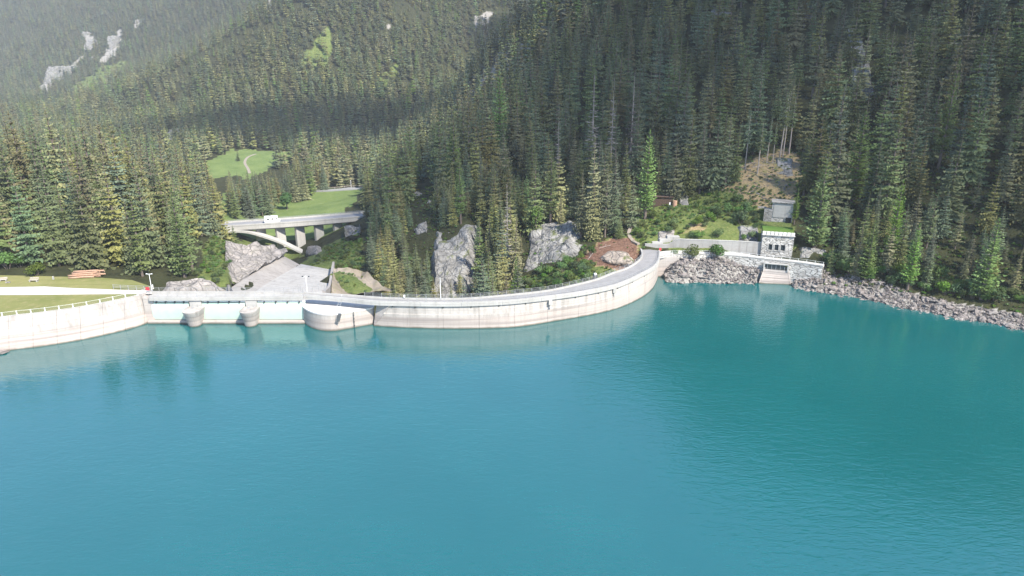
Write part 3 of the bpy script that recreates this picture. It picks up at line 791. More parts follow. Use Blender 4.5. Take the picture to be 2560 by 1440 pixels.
for k in range(1, 6): MB().tube(Vector((-.35, 0, 0)) + lv * (k / 6), Vector((.35, 0, 0)) + lv * (k / 6), .04).build('rung', MAT['white'], lad)
q = UZ(884, 778, TZ - .1); q2 = UZ(884, 824, 0)
pipe = thing('gauge_pipe', 'thin dark vertical pipe with brackets on the tower face', 'pipe', (q.x, q.y - .32, -1))
MB().tube((0, 0, 0), (0, 0, TZ + .9), .07).build('tube', MAT['dark'], pipe)
for z in (1.7, 2.6, 3.4, 4.3): MB().box((0, .1, z), (.36, .22, .07)).build('bracket', MAT['dark'], pipe)
q = UZ(846, 787, TZ - .5)
flap = thing('trash_flap', 'dark hinged steel flap with cables hanging from the tower rim', 'steel flap', (q.x, q.y - .15, TZ - .1))
MB().box((.25, -.75, -.75), (.95, .10, 1.9), -.25, 0, 1, R(-38)).build('flap_plate', MAT['dark'], flap)
MB().box((0, 0, .05), (1.5, .5, .1), -.25).tube((-.6, .3, .1), (-.9, .9, .75), .05).build('hinge_beam', MAT['steel'], flap)
for s in (-.25, .55): MB().tube((s, -.15, .05), (s + .05, -1.3, -1.35), .025, None, 5).build('stay', MAT['steel'], flap)
q = UZ(923, 772, TZ - .7)
gb_ = thing('gauge_board', 'small white level board beside a dark box where tower meets dam', 'gauge', (q.x, q.y - .35, TZ - 1.5))
MB().box((0, 0, .65), (.5, .08, 1.3), .1, .02).build('board', MAT['white'], gb_)
MB().box((-.42, .05, .6), (.25, .2, 1.35), .1, .02).build('side_box', MAT['dark'], gb_)
MB().box((.1, .25, .9), (.2, .5, .1)).build('arm', MAT['steel'], gb_)

# ------------------------------------------------------------------ masts and signs on the crest
def mast(name, label, base, h, kind, cat='lamp post'):
    t = thing(name, label, cat, base)
    MB().tube((0, 0, 0), (0, 0, h), .085, .055, 8).build('pole', MAT['white'], t)
    MB().box((0, 0, .03), (.35, .35, .06)).build('base_plate', MAT['steel'], t)
    if kind == 2:
        MB().box((0, 0, h - .25), (1.9, .07, .07)).build('arm', MAT['white'], t)
        for s in (-.75, .75): MB().box((s, 0, h - .08), (.42, .26, .22), 0, .04).build('lamp_head', MAT['dark'], t)
    if kind == 1:
        MB().box((0, 0, h), (1.6, .09, .09)).build('crossbar', MAT['white'], t)
        for s in (-.6, .6): MB().box((s, 0, h + .08), (.3, .2, .12), 0, .03).build('lamp_head', MAT['white'], t)
    return t
mast('lamp_mast', 'thin mast with two dark floodlights in front of the chute', UZ(768, 729, ZT + .35), 4.0, 2)
mast('lamp_mast', 'white T shaped mast beside the red sign', UZ(380, 727, LZ), 4.3, 1)
mast('pole', 'plain white pole on the dam railing before the rock cliff', UZ(1102, 746.5, ZT + .34), 5.2, 0, 'pole')
bx = UZ(1011, 746, ZT + .34)
t = thing('post_box', 'small white box on a stub by the dam railing', 'box', bx)
MB().box((0, 0, .55), (.38, .3, .6), 0, .04).build('housing', MAT['white'], t); MB().tube((0, 0, 0), (0, 0, .3), .06).build('stub', MAT['steel'], t)
def red_sign(label, base, w, h):
    t = thing('red_sign', label, 'sign', base, 0, 'red signs at the ends of the crest road')
    MB().box((0, -.04, h + .35), (w, .05, h), 0, .02).build('sign_board', MAT['red'], t)
    for s in (-w * .35, w * .35): MB().tube((s, .03, 0), (s, .03, h * 1.4 + .2), .035).build('leg', MAT['steel'], t)
red_sign('red sign board at the left end of the gate bridge', UZ(371, 733, LZ + .02), .85, .8)
red_sign('red and white post sign at the right end of the dam road', UZ(1650, 632, 6.6), .55, .75)
# walkway railing frame downstream of the deck at the chute
railing('platform_railing', 'small white railed platform overhanging the chute beside the mast', [UZ(746, 729.5, ZT + .3), UZ(746, 727.5, ZT + .2), UZ(812, 727.5, ZT + .2), UZ(814, 731, ZT + .3)], 1.6, 1.9, (1.85, 1.2, .6), 'steel', .06, .04)
# ------------------------------------------------------------------ spillway chute
def flr(px, py, d0=188.0): return U(px, py, d0)
chute = thing('spillway_chute', 'bare concrete spillway chute running down from the gates towards the bridge', 'chute', UD(720, 210, -4))
cl = [UD(604, 172, 2.2), U(640, 728, 188), U(690, 695, 212), U(740, 667, 242), U(752, 660, 250)]
crr = [UD(800, 172, 2.2), U(819, 728, 188), U(823, 700, 210), U(826, 679, 235), U(828, 674, 243)]
cl_r = catmull(cl, 8); cr_r = catmull(crr, 8)
NCH = 33
cl_r, cr_r = resample(cl_r, NCH), resample(cr_r, NCH)
for k in range(0, NCH - 1, 8):          # floor slabs with transverse joints
    e = k + 8; A = [p.copy() for p in cl_r[k:e + 1]]; B = [p.copy() for p in cr_r[k:e + 1]]
    if e < NCH - 1:
        for S in (A, B): S[-1] += (S[-2] - S[-1]).normalized() * .06
    place(MB().loft([A, B, [p - Vector((0, 0, 1.2)) for p in B], [p - Vector((0, 0, 1.2)) for p in A]]).build('floor_slab', MAT['chute']), chute)
wl_top = resample(catmull([UD(575, 176, 6.4), U(578, 722, 188.5), U(640, 681, 213), U(700, 640, 243), U(706, 638, 249)], 8), NCH)
wl_base = [p + Vector((.0, .02, -.5)) for p in cl_r]
for k in range(0, NCH - 1, 4):
    e = k + 4; T = [p.copy() for p in wl_top[k:e + 1]]; Bt = [p.copy() for p in wl_base[k:e + 1]]
    if e < NCH - 1:
        for S in (T, Bt): S[-1] += (S[-2] - S[-1]).normalized() * .07
    W = Vector((-.7, .2, 0))
    place(MB().loft([Bt, T, [p + W for p in T], [Vector((p.x - .9, p.y, b.z - 3)) for p, b in zip(T, Bt)]]).build('wall_panel', MAT['chutewall']), chute)
# end wing of the left wall
e0 = wl_top[-1]; e1 = U(748, 672, 251); 
place(MB().loft([[Vector((e0.x - .6, e0.y + .05, cl_r[-1].z - 3)), e1 + Vector((0, 0, -3))], [e0 + Vector((-.6, .05, 0)), e1], [e0 + Vector((-.6, .8, 0)), e1 + Vector((0, .8, 0))], [Vector((e0.x - .6, e0.y + .8, cl_r[-1].z - 3)), e1 + Vector((0, .8, -3))]]).build('end_wing', MAT['crest']), chute)
wr_top = resample(catmull([UD(806, 172, 6.3), U(820, 712, 188), U(826, 681, 210), U(830, 659, 234), U(831, 654, 242)], 8), NCH)
for k in range(0, NCH - 1, 8):
    e = k + 8; T = [p.copy() for p in wr_top[k:e + 1]]; Bt = [p + Vector((0, 0, -.6)) for p in cr_r[k:e + 1]]
    if e < NCH - 1:
        for S in (T, Bt): S[-1] += (S[-2] - S[-1]).normalized() * .07
    Bt = [Vector((t_.x, t_.y, b.z)) for t_, b in zip(T, Bt)]
    W = Vector((.75, 0, 0))
    place(MB().loft([[p + W - Vector((0, 0, 2)) for p in Bt], [p + W for p in T], T, [p - Vector((0, 0, 2)) for p in Bt]]).build('wall_panel', MAT['chutewall']), chute)

# ------------------------------------------------------------------ road bridge
BD = 311.0
bA = U(520, 588, 306); bB = U(560, 578, 307); bC = U(740, 566, 311); bD_ = U(930, 550, 322); bE = U(985, 546, 330)
bl = resample(catmull([bA, bB, bC, bD_, bE], 10), 61)     # lower edge of the near fascia
bridge = thing('road_bridge', 'white concrete arch road bridge on slab piers beyond the chute', 'bridge', bl[30])
DT = 1.75
bwid = 8.5
fas0 = bl; top0 = [p + Vector((0, 0, DT)) for p in bl]
far_top = [p + Vector((0, 0, DT)) for p in offs(bl, bwid)]; far_bot = offs(bl, bwid)
place(MB().loft([fas0, top0, far_top, far_bot]).build('deck', MAT['bridge']), bridge)
place(MB().loft([[p + Vector((0, 0, DT + .004)) for p in offs(bl, -.12)], [p + Vector((0, 0, DT + .62)) for p in offs(bl, -.12)], [p + Vector((0, 0, DT + .62)) for p in offs(bl, .35)], [p + Vector((0, 0, DT + .004)) for p in offs(bl, .35)]]).build('parapet', MAT['bridge']), bridge)
place(MB().loft([[p + Vector((0, 0, DT + .004)) for p in offs(bl, bwid - .4)], [p + Vector((0, 0, DT + .7)) for p in offs(bl, bwid - .4)], [p + Vector((0, 0, DT + .7)) for p in offs(bl, bwid)], [p + Vector((0, 0, DT + .004)) for p in offs(bl, bwid)]]).build('parapet', MAT['bridge']), bridge)
place(MB().loft([[p + Vector((0, 0, DT + .008)) for p in offs(bl, .4)], [p + Vector((0, 0, DT + .008)) for p in offs(bl, bwid - .45)]], closed=False).build('carriageway', MAT['road']), bridge)
place(MB().loft([offs([p + Vector((0, 0, -.7)) for p in bl], 1.2), offs([p + Vector((0, 0, -.004)) for p in bl], 1.2), offs([p + Vector((0, 0, -.004)) for p in bl], bwid - 1.2), offs([p + Vector((0, 0, -.7)) for p in bl], bwid - 1.2)]).build('box_girder', MAT['bridge']), bridge)
railP = [p + Vector((0, 0, DT + 1.15)) for p in offs(bl, bwid - .2)]
place(MB().rail(railP, .1, .1).rail([p - Vector((0, 0, .25)) for p in railP], .06, .06).build('guard_rail', MAT['steel']), bridge)
def on_deck(px):
    return min(bl, key=lambda p: abs(proj(np.array([p]))[0][0] - px))
tdir = (bl[40] - bl[20]); tdir.z = 0; tdir.normalize(); brz = math.atan2(tdir.y, tdir.x)
for px0, py1 in [(650, 588), (698, 612), (748, 640), (797, 613), (840, 592)]:
    q = on_deck(px0); foot = U(px0, py1, 309)
    zt = q.z - .05; zb = min(foot.z, zt - 2) - 3.0
    c_ = offs([q - tdir, q, q + tdir], 3.4)[1]
    place(MB().box((c_.x, c_.y, (zt + zb) / 2), (4.3, 1.4, zt - zb), brz + R(35), .08).build('pier', MAT['bridge']), bridge)
ap = [(430, 640, 301), (470, 612, 302), (520, 592, 303.5), (570, 584, 305), (615, 586, 306), (655, 597, 307), (700, 613, 308), (735, 630, 309), (760, 643, 309.5)]
arc = resample(catmull([U(*q) for q in ap], 8), 49)
arc_n = offs(arc, 1.6); arc_f = offs(arc, 5.2)
up = Vector((0, 0, .85))
place(MB().loft([arc_n, [p + up for p in arc_n], [p + up for p in arc_f], arc_f]).build('arch_rib', MAT['bridge']), bridge)
fp = arc[-1]
place(MB().box((fp.x + 1.2, fp.y + 3, fp.z - 1.5), (4.5, 5.5, 4.2), brz - .3, .2, .8).build('springing_block', MAT['bridge']), bridge)
# camper van on the bridge
q = on_deck(682); vq = offs([q - tdir, q, q + tdir], 2.6)[1] + Vector((0, 0, DT + .012))
van = thing('camper_van', 'white camper van driving across the road bridge', 'camper van', vq, brz)
def sidebody(profile, w, name, m, y0=0.0):
    b = MB(); n = len(profile)
    V = [(x, -w / 2 + y0, z) for x, z in profile] + [(x, w / 2 + y0, z) for x, z in profile]
    Fc = [tuple(range(n)), tuple(range(2 * n - 1, n - 1, -1))] + [(i, n + i, n + (i + 1) % n, (i + 1) % n) for i in range(n)]
    return b.add(V, Fc).build(name, MAT[m], van)
sidebody([(-3.3, .45), (2.0, .45), (3.2, .5), (3.3, 1.05), (2.7, 1.35), (2.2, 2.0), (2.35, 2.85), (1.9, 3.05), (-3.2, 3.05), (-3.3, 2.9)], 2.3, 'body', 'white')
MB().box((2.47, 0, 1.66), (.05, 1.9, .62), 0, 0, 1, 0).build('windscreen', MAT['darkglass'], van)
for x, w in ((-1.7, 1.0), (.1, .9), (1.75, .55)):
    for s in (-1, 1): MB().box((x, s * 1.16, 1.95), (w, .03, .55)).build('window', MAT['darkglass'], van)
for x in (-2.1, 2.2):
    for s in (-1.0, 1.0):
        w_ = MB().tube((x, s - .13, .36), (x, s + .13, .36), .36, .36, 14).build('wheel', MAT['dark'], van)
        MB().tube((x, s - .14, .36), (x, s + .14, .36), .18, .18, 10).build('rim', MAT['steel'], w_)
MB().box((-1.0, 0, 3.12), (.8, .6, .14), 0, .03).build('roof_hatch', MAT['steel'], van)

# ------------------------------------------------------------------ draped strips: far road, dirt track
def drape(name, ctr, w, m, lift=.12):
    C = resample(catmull(ctr, 8), step=3.0)
    L = offs(C, w / 2); Rr = offs(C, -w / 2)
    zz = ground([p.x for p in C], [p.y for p in C])
    zz = np.convolve(np.r_[[zz[0]] * 3, zz, [zz[-1]] * 3], np.ones(7) / 7, 'valid')
    for S in (L, Rr):
        g2 = ground([p.x for p in S], [p.y for p in S])
        for p, z, g in zip(S, zz, g2): p.z = max(z, g) + lift
    b = MB().loft([[p - Vector((0, 0, .5)) for p in L], L, Rr, [p - Vector((0, 0, .5)) for p in Rr]])
    tag(b.build(name, m), kind='structure'); return L, Rr, C
fr = [UD(760, 434, -19.2), UD(805, 434, -19.2), UD(860, 436, -19.4), UD(915, 440, -19.6), UD(990, 450, -19.6)]
fL, fR, fC = drape('far_road', fr, 6.5, MAT['road'], .25)
kerb_l = thing('guard_rail', 'low pale guard rail along the lake side of the far road above the meadow', 'guard rail', fR[10])
place(MB().rail([p + Vector((0, 0, .6)) for p in fR], .12, .35).build('beam', MAT['steel']), kerb_l)
for p in fR[::2]: obj('post', post_mesh(.12, .6, 'steel'), kerb_l, p - kerb_l.location)
fence2 = thing('road_fence', 'thin wooden fence on the forest side of the far road', 'fence', fL[10])
for p in fL[::2]: obj('post', post_mesh(.16, 1.2, 'woodgrey'), fence2, p + Vector((0, .8, 0)) - fence2.location)
place(MB().rail([p + Vector((0, .8, 1.0)) for p in fL], .08, .1).rail([p + Vector((0, .8, .6)) for p in fL], .08, .1).build('rail', MAT['woodgrey']), fence2)
q = U(878, 470, 442); q.z = G(q.x, q.y)
t = thing('road_pole', 'lone white marker pole beside the far road', 'pole', q)
MB().tube((0, 0, 0), (0, 0, 4.2), .14, .11).build('shaft', MAT['white'], t); MB().box((0, 0, 4.25), (.4, .3, .25)).build('cap', MAT['white'], t)
def g_at(px, d):                        # ground point under column px at depth d
    z = 0.0
    for _ in range(12):
        P = UD(px, d, z); z = G(P.x, P.y)
    return UD(px, d, z)
drape('dirt_track', [g_at(624, 515), g_at(620, 530), g_at(612, 548), g_at(620, 566), g_at(640, 580)], 2.0, MAT['track'], .1)

# ------------------------------------------------------------------ right bank: path, walls, valve house, ramp
PZ = 6.5
p_near = catmull([UZ(*q, PZ) for q in [(1650, 641), (1668, 638), (1690, 635.5), (1750, 635), (1800, 636.5), (1850, 640), (1900, 645.5), (1960, 652), (2010, 658), (2058, 665)]], 6)
p_near = resample(p_near, 61)
pwid = [3.9] * 61
for k in range(61): pwid[k] = 3.9 - 2.1 * max(0, min(1, (k - 26) / 14))
p_far = [p + (q - p).normalized() * w for p, q, w in zip(p_near, offs(p_near, 1), pwid)]
tag(MB().loft([setz(p_near, PZ), setz(p_far, PZ), setz(p_far, PZ - .6), setz(p_near, PZ - .6)]).build('bank_path', MAT['gravel']), kind='structure')
bw_ = thing('path_wall', 'grey rubble retaining wall carrying the bank path above the shore rocks', 'retaining wall', p_near[30])
place(MB().loft([[Vector((p.x, p.y, .5)) for p in offs(p_near, -.55)][5:], setz(offs(p_near, -.03), PZ - .15)[5:], setz(offs(p_near, .4), PZ - .15)[5:], [Vector((p.x, p.y, .5)) for p in offs(p_near, .6)][5:]]).build('masonry', MAT['stone']), bw_)
place(MB().loft([setz(offs(p_near, -.10), PZ - .146), setz(offs(p_near, -.10), PZ + .08), setz(offs(p_near, .35), PZ + .08), setz(offs(p_near, .35), PZ - .146)]).build('coping', MAT['crest']), bw_)
railing('path_railing', 'thin pale railing along the bank path past the stone valve house', setz(offs(p_near, .1), PZ + .08)[3:], 2.2, 1.0, (.97, .5), 'white', .07, .04)
# retaining wall behind the path, curved swoop at its left end
rb = catmull([UZ(*q, PZ) for q in [(1612, 622), (1640, 622.5), (1680, 623), (1720, 625), (1780, 627), (1840, 629.5), (1903, 633)]], 6); rb = resample(rb, 49)
def rtop(i):
    px = proj(np.array([rb[i]]))[0][0]
    t = min(1, max(0, (px - 1668) / 28.0)); t = t * t * (3 - 2 * t)
    return PZ + 1.35 + t * 1.75
rw = thing('retaining_wall', 'grey concrete retaining wall with a curved step behind the bank path', 'retaining wall', rb[24])
rt_ = [Vector((p.x, p.y, rtop(i))) for i, p in enumerate(rb)]
for k in range(0, 48, 6):
    T = [p.copy() for p in rt_[k:k + 7]]; T[-1] += (T[-2] - T[-1]).normalized() * (.04 if k < 42 else 0)
    T = [Vector((a.x, a.y, b.z)) for a, b in zip(T, rt_[k:k + 7])]
    Bf = [Vector((p.x, p.y - .15, PZ - .5)) for p in T]
    place(MB().loft([Bf, T, [p + Vector((0, .5, 0)) for p in T], [Vector((p.x, p.y + .6, PZ - .5)) for p in T]]).build('wall_panel', MAT['wallgrey']), rw)
place(MB().loft([[p + Vector((0, -.08, .004)) for p in rt_], [p + Vector((0, -.08, .16)) for p in rt_], [p + Vector((0, .58, .16)) for p in rt_], [p + Vector((0, .58, .004)) for p in rt_]]).build('coping', MAT['crest']), rw)
# stepped white blocks above the wall
sb = thing('stepped_blocks', 'stepped pale concrete blocks above the curved end of the retaining wall', 'steps', UZ(1690, 612, 8.4))
q0 = sb.location
for (px, py, w, h, dd) in [(1644, 610, 3.2, 1.3, .6), (1663, 602, 3.4, 2.1, 1.2), (1676, 595, 1.9, 3.6, 1.6), (1691, 595.5, 1.9, 3.4, 1.6)]:
    c_ = U(px, py, 207.2 + dd)
    MB().box(Vector((c_.x, c_.y + .8, c_.z - h / 2 + .3)) - q0, (w, 1.6, h + .4), .05, .05).build('block', MAT['crest'], sb)
# valve house
hA, hB = UZ(1901, 637, PZ - .3), UZ(1979, 643, PZ - .3)
hd = (hB - hA); hw = hd.length; hrz = math.atan2(hd.y, hd.x)
house = thing('valve_house', 'grey stone valve house with three dark windows and a grass roof', 'valve house', hA, hrz)
HH = 6.0; HD = 8.0
wx = [(.225, .345), (.425, .545), (.62, .755)]; wz0, wz1 = 1.65, 3.35
b = MB()
edges = [0]
for a, c_ in wx: edges += [a, c_]
edges += [1]
for i in range(0, len(edges), 2): b.box(((edges[i] + edges[i + 1]) / 2 * hw, .3, HH / 2 - .5), ((edges[i + 1] - edges[i]) * hw, .6, HH + 1))
for a, c_ in wx:
    xm, ww = (a + c_) / 2 * hw, (c_ - a) * hw
    b.box((xm, .3, (wz0 - 1) / 2), (ww, .596, wz0 + 1)); b.box((xm, .3, (wz1 + HH) / 2), (ww, .596, HH - wz1))
b.box((.3, HD / 2 + .3, HH / 2 - .5), (.6, HD - .6, HH + 1)); b.box((hw - .3, HD / 2 + .3, HH / 2 - .5), (.6, HD - .6, HH + 1)); b.box((hw / 2, HD + .1, HH / 2 - .5), (hw, .4, HH + 1))
b.build('wall', MAT['stone'], house)
for a, c_ in wx:
    xm, ww = (a + c_) / 2 * hw, (c_ - a) * hw
    wdw = MB().box((xm, .34, wz0 + .05), (ww, .12, .1)).box((xm, .34, wz1 - .05), (ww, .12, .1)).box((xm - ww / 2 + .05, .34, (wz0 + wz1) / 2), (.1, .12, wz1 - wz0 - .2)).box((xm + ww / 2 - .05, .34, (wz0 + wz1) / 2), (.1, .12, wz1 - wz0 - .2)).build('window', MAT['shutter'], house)
    MB().box((xm, .42, (wz0 + wz1) / 2), (ww - .2, .05, wz1 - wz0 - .2)).build('pane', MAT['darkglass'], wdw)
    for k in range(1, 6): MB().box((xm, .33, wz0 + .1 + k * (wz1 - wz0 - .2) / 6), (ww - .2, .09, .05), 0, 0, 1, R(25)).build('louvre', MAT['shutter'], wdw)
    MB().box((xm, .12, wz0 - .10), (ww + .3, .55, .16), 0, .03).build('sill', MAT['crest'], house)
    for s in (-1, 1): MB().box((xm + s * (ww / 2 + .16), -.03, (wz0 + wz1) / 2), (.26, .09, wz1 - wz0), 0, .02).build('jamb_stone', MAT['crest'], house)
MB().box((hw / 2, .1, HH + .08), (hw + .5, .9, .16), 0, .03).build('cornice', MAT['crest'], house)
for k in range(8):
    w8 = (hw + .3) / 8
    MB().box((-.15 + w8 * (k + .5), .14, HH + .16 + .46), (w8 - .14, .40, .92), 0, .03).build('parapet_block', MAT['tower_top'], house)
MB().box((hw / 2, HD / 2 + .4, HH + .35), (hw + .1, HD - .3, .9), 0, .1).build('grass_roof', MAT['roofgrass'], house)
# upper hut
uA, uB = UZ(1926, 556, 12.6), UZ(1979, 560, 12.6)
ud = uB - uA; uw = ud.length; urz = math.atan2(ud.y, ud.x)
hut = thing('upper_stone_hut', 'small flat roofed stone hut with a pale wall above the valve house', 'hut', uA, urz)
MB().box((uw / 2, 2.1, 2.6), (uw, 4.0, 7.2), 0, .05).build('wall', MAT['stone'], hut)
MB().box((uw / 2 + .15, .04, 3.8), (uw * .9, .14, 4.2), 0, .02).build('rendered_panel', MAT['crest'], hut)
MB().box((uw / 2, 2.0, 6.35), (uw + .7, 4.8, .3), 0, .05).build('roof_slab', MAT['stonedark'], hut)
MB().box((-1.0, 1.2, 1.4), (2.3, 2.4, 5.2), 0, .05).build('side_wall', MAT['stonedark'], hut)
MB().box((uw - 1.1, -.08, .9), (1.5, .5, 2.0), 0, .05).build('dark_opening', MAT['darkglass'], hut)
MB().box((-2.9, 2.2, 4.0), (2.3, 1.6, .35), .1, .05).build('slate_ledge', MAT['stonedark'], hut)
# concrete ramp with the dark inlet under the path
rp = [UZ(1913, 672, 3.9), UZ(1969, 677, 3.9), UZ(1974, 712, -.02), UZ(1900, 709, -.02)]
ramp = thing('inlet_ramp', 'sloping pale concrete ramp of wide courses below the barred inlet', 'ramp', rp[3])
NR = 7
def rlerp(t, s): return (rp[0].lerp(rp[1], s)).lerp(rp[3].lerp(rp[2], s), t)
for k in range(NR):
    t0, t1 = k / NR, (k + 1) / NR - .012
    A = [rlerp(t0, 0), rlerp(t0, 1)]; B = [rlerp(t1, 0), rlerp(t1, 1)]
    dn = Vector((0, .5, -2.2)); lift = Vector((0, 0, .05 * (k % 2)))
    place(MB().loft([[p + lift for p in A], [p + lift for p in B], [p + dn for p in B], [p + dn for p in A]]).build('ramp_slab', MAT['quay']), ramp)
for s, off in ((0, -.35), (1, .35)):
    A = [rlerp(-.02, s), rlerp(1.0, s)]; o2 = Vector((off, 0, 0)); u_ = Vector((0, 0, .35)); d_ = Vector((0, .3, -2))
    place(MB().loft([[p + d_ for p in A], [p + u_ for p in A], [p + u_ + o2 for p in A], [p + d_ + o2 for p in A]]).build('side_kerb', MAT['quay']), ramp)
A = [rlerp(1.0, 0), rlerp(1.0, 1)]
place(MB().loft([[p + Vector((0, 0, .04)) for p in A], [p + Vector((0, -.1, -4)) for p in A], [p + Vector((0, 1, -4)) for p in A], [p + Vector((0, .5, -.05)) for p in A]]).build('toe', MAT['quay']), ramp)
il, ir = UZ(1912, 666, 4.6), UZ(1968, 671, 4.6)
inlet = thing('barred_inlet', 'dark inlet opening with five bars under the path above the ramp', 'inlet', il, math.atan2((ir - il).y, (ir - il).x))
iw = (ir - il).length
MB().box((iw / 2, .5, .1), (iw, .5, 1.6)).build('recess', MAT['dark'], inlet)
MB().box((iw / 2, .1, .95), (iw + .5, .8, .3), 0, .04).build('lintel', MAT['crest'], inlet)
MB().box((-.2, .15, .0), (.4, .8, 1.9), 0, .04).build('jamb', MAT['crest'], inlet)
MB().box((iw + .2, .15, .0), (.4, .8, 1.9), 0, .04).build('jamb', MAT['crest'], inlet)
for k in range(5): MB().box((iw * (k + .6) / 5.2, .08, .1), (.1, .1, 1.5)).build('bar', MAT['steel'], inlet)
# small concrete block wall between dam and rocks
q = UZ(1655, 690, 0)
cb = thing('abutment_block', 'pinkish concrete block between the dam end and the shore rocks', 'abutment', q)
MB().box((-.1, 1.6, 1.0), (3.2, 3.0, 5.0), .15, .05).build('lower_block', MAT['quay'], cb)
MB().box((1.2, 4.8, 3.6), (1.8, 5.2, 4.2), .35, .05).build('upper_wall', MAT['quay'], cb)
pq = p_near[3]; MB().box(Vector((pq.x + .3, pq.y + 1.9, 2.8)) - q, (5.6, 3.4, 6.2), .12, .05).build('path_support', MAT['quay'], cb)
# timber shed
sA = g_at(1655, 231); 
shed = thing('timber_shed', 'dark brown timber shed with a slanted roof among the bushes', 'shed', sA, -.12)
SW, SD_ = 6.2, 4.0
for k in range(20): MB().box((-SW / 2 + (k + .5) * SW / 20, 0, 1.35), (SW / 20 - .03, .06 + .02 * (k % 2), 2.7)).build('wall_plank', MAT['wood'], shed)
MB().box((-SW / 2 + .05, SD_ / 2, 1.3), (.1, SD_, 2.6)).box((SW / 2 - .05, SD_ / 2, 1.3), (.1, SD_, 2.6)).box((0, SD_, 1.2), (SW, .1, 2.4)).build('wall', MAT['wood'], shed)
MB().box((0, SD_ / 2, 2.95), (SW + .9, SD_ + 1.0, .16), 0, .03, 1, R(-4)).build('roof', MAT['wood'], shed)
MB().tube((SW / 2 + .9, -.3, 0), (SW / 2 + .9, -.3, 2.0), .8, .8, 14).build('water_butt', MAT['log'], shed)
MB().box((SW / 2 - .6, -.1, .9), (.5, .12, .9), 0, .02).build('white_board', MAT['white'], shed)
# narrow stair path to the left of the road end
drape('foot_path', [UZ(1596, 618, 6.9), UZ(1583, 600, 8.6), g_at(1572, 214), g_at(1580, 222)], 1.1, MAT['track'], .25)

# ------------------------------------------------------------------ objects on the lawn
q0 = UZ(172, 697, LZ)
R9 = random.Random(4)
lm = []
for v in range(3):
    b = MB(); n = 10; L = 6.0; V = []
    for s_, x in enumerate(np.linspace(0, L, 5)):
        r = (.235 - .012 * s_) * (1 + .06 * R9.uniform(-1, 1)); oy = .05 * R9.uniform(-1, 1)
        for k in range(n):
            a = 2 * math.pi * k / n; rr = r * (1 + .05 * math.sin(a * 3 + v))
            V.append((x, oy + rr * math.cos(a), rr * math.sin(a)))
    Fc = [tuple(range(n))[::-1], tuple(4 * n + k for k in range(n))] + [(s_ * n + k, s_ * n + (k + 1) % n, (s_ + 1) * n + (k + 1) % n, (s_ + 1) * n + k) for s_ in range(4) for k in range(n)]
    me = b.add(V, Fc).mesh('log', [MAT['log'], MAT['logend']], True)
    for p in me.polygons:
        if len(p.vertices) > 4: p.material_index = 1; p.use_smooth = False
    lm.append(me)
LG = [(0, 0, .25, .02), (.55, .52, .25, .05), (1.3, 1.02, .25, .0), (.3, 1.55, .25, .07), (1.9, 2.05, .25, .04), (1.0, 2.6, .25, -.03),
      (-.2, .28, .70, .05), (2.2, .78, .70, .03), (.9, 1.30, .70, .10), (.0, 1.85, .70, .02), (1.6, 2.35, .70, .06),
      (.8, .55, 1.14, .06), (.4, 1.1, 1.14, .03), (1.9, 1.62, 1.14, .09), (.9, 1.0, 1.55, .05)]
LGD = ['front log of the bottom row', 'second log of the bottom row', 'third log of the bottom row', 'fourth log of the bottom row', 'fifth log of the bottom row', 'rearmost log of the bottom row',
       'front log of the second layer', 'second log of the second layer, jutting right', 'middle log of the second layer', 'fourth log of the second layer', 'rear log of the second layer',
       'front log of the third layer', 'middle log of the third layer', 'rear log of the third layer, jutting right', 'topmost log']
for (x, y, z, a), ds in zip(LG, LGD):
    o = obj('log', lm[R9.randrange(3)], None, q0 + Vector((x, y, z)), (R9.uniform(0, 6), -a * .5, .12 + a))
    tag(o, 'peeled reddish %s in the pile on the lawn' % ds, 'log', 'logs piled on the lawn')
def bench(label, base, rz, s=1.0, tilt=0):
    t = thing('bench', label, 'bench', base, rz, 'benches on the lawn')
    for k in range(3): MB().box((0, -.3 + k * .28, .48 * s), (2.2 * s, .24, .07), 0, .015).build('seat_plank', MAT['woodgrey'], t)
    for k in range(2): MB().box((0, .48, (.72 + k * .22) * s), (2.2 * s, .05, .18), 0, .015).build('back_plank', MAT['woodgrey'], t)
    for x in (-.85 * s, .85 * s): MB().box((x, .0, .22 * s), (.2, .8, .44 * s), 0, .03).build('leg', MAT['crest'], t)
    return t
bench('pale wooden bench with backrest in front of the bright bush', UZ(85, 704, LZ), .05)
bench('small pale bench at the left edge of the lawn', UZ(9, 702, LZ), .3, .75)
t = thing('stone_slab', 'flat pale stone block lying on the lawn by the left edge', 'stone', UZ(20, 707, LZ))
MB().box((0, 0, .14), (1.1, .6, .3), .2, .06, .9).build('block', MAT['rockpale'], t)
t = thing('stone_post', 'short pale post standing between the bench and the log pile', 'post', UZ(134, 699, LZ))
MB().box((0, 0, .45), (.38, .38, .9), .2, .05, .92).build('shaft', MAT['crest'], t)
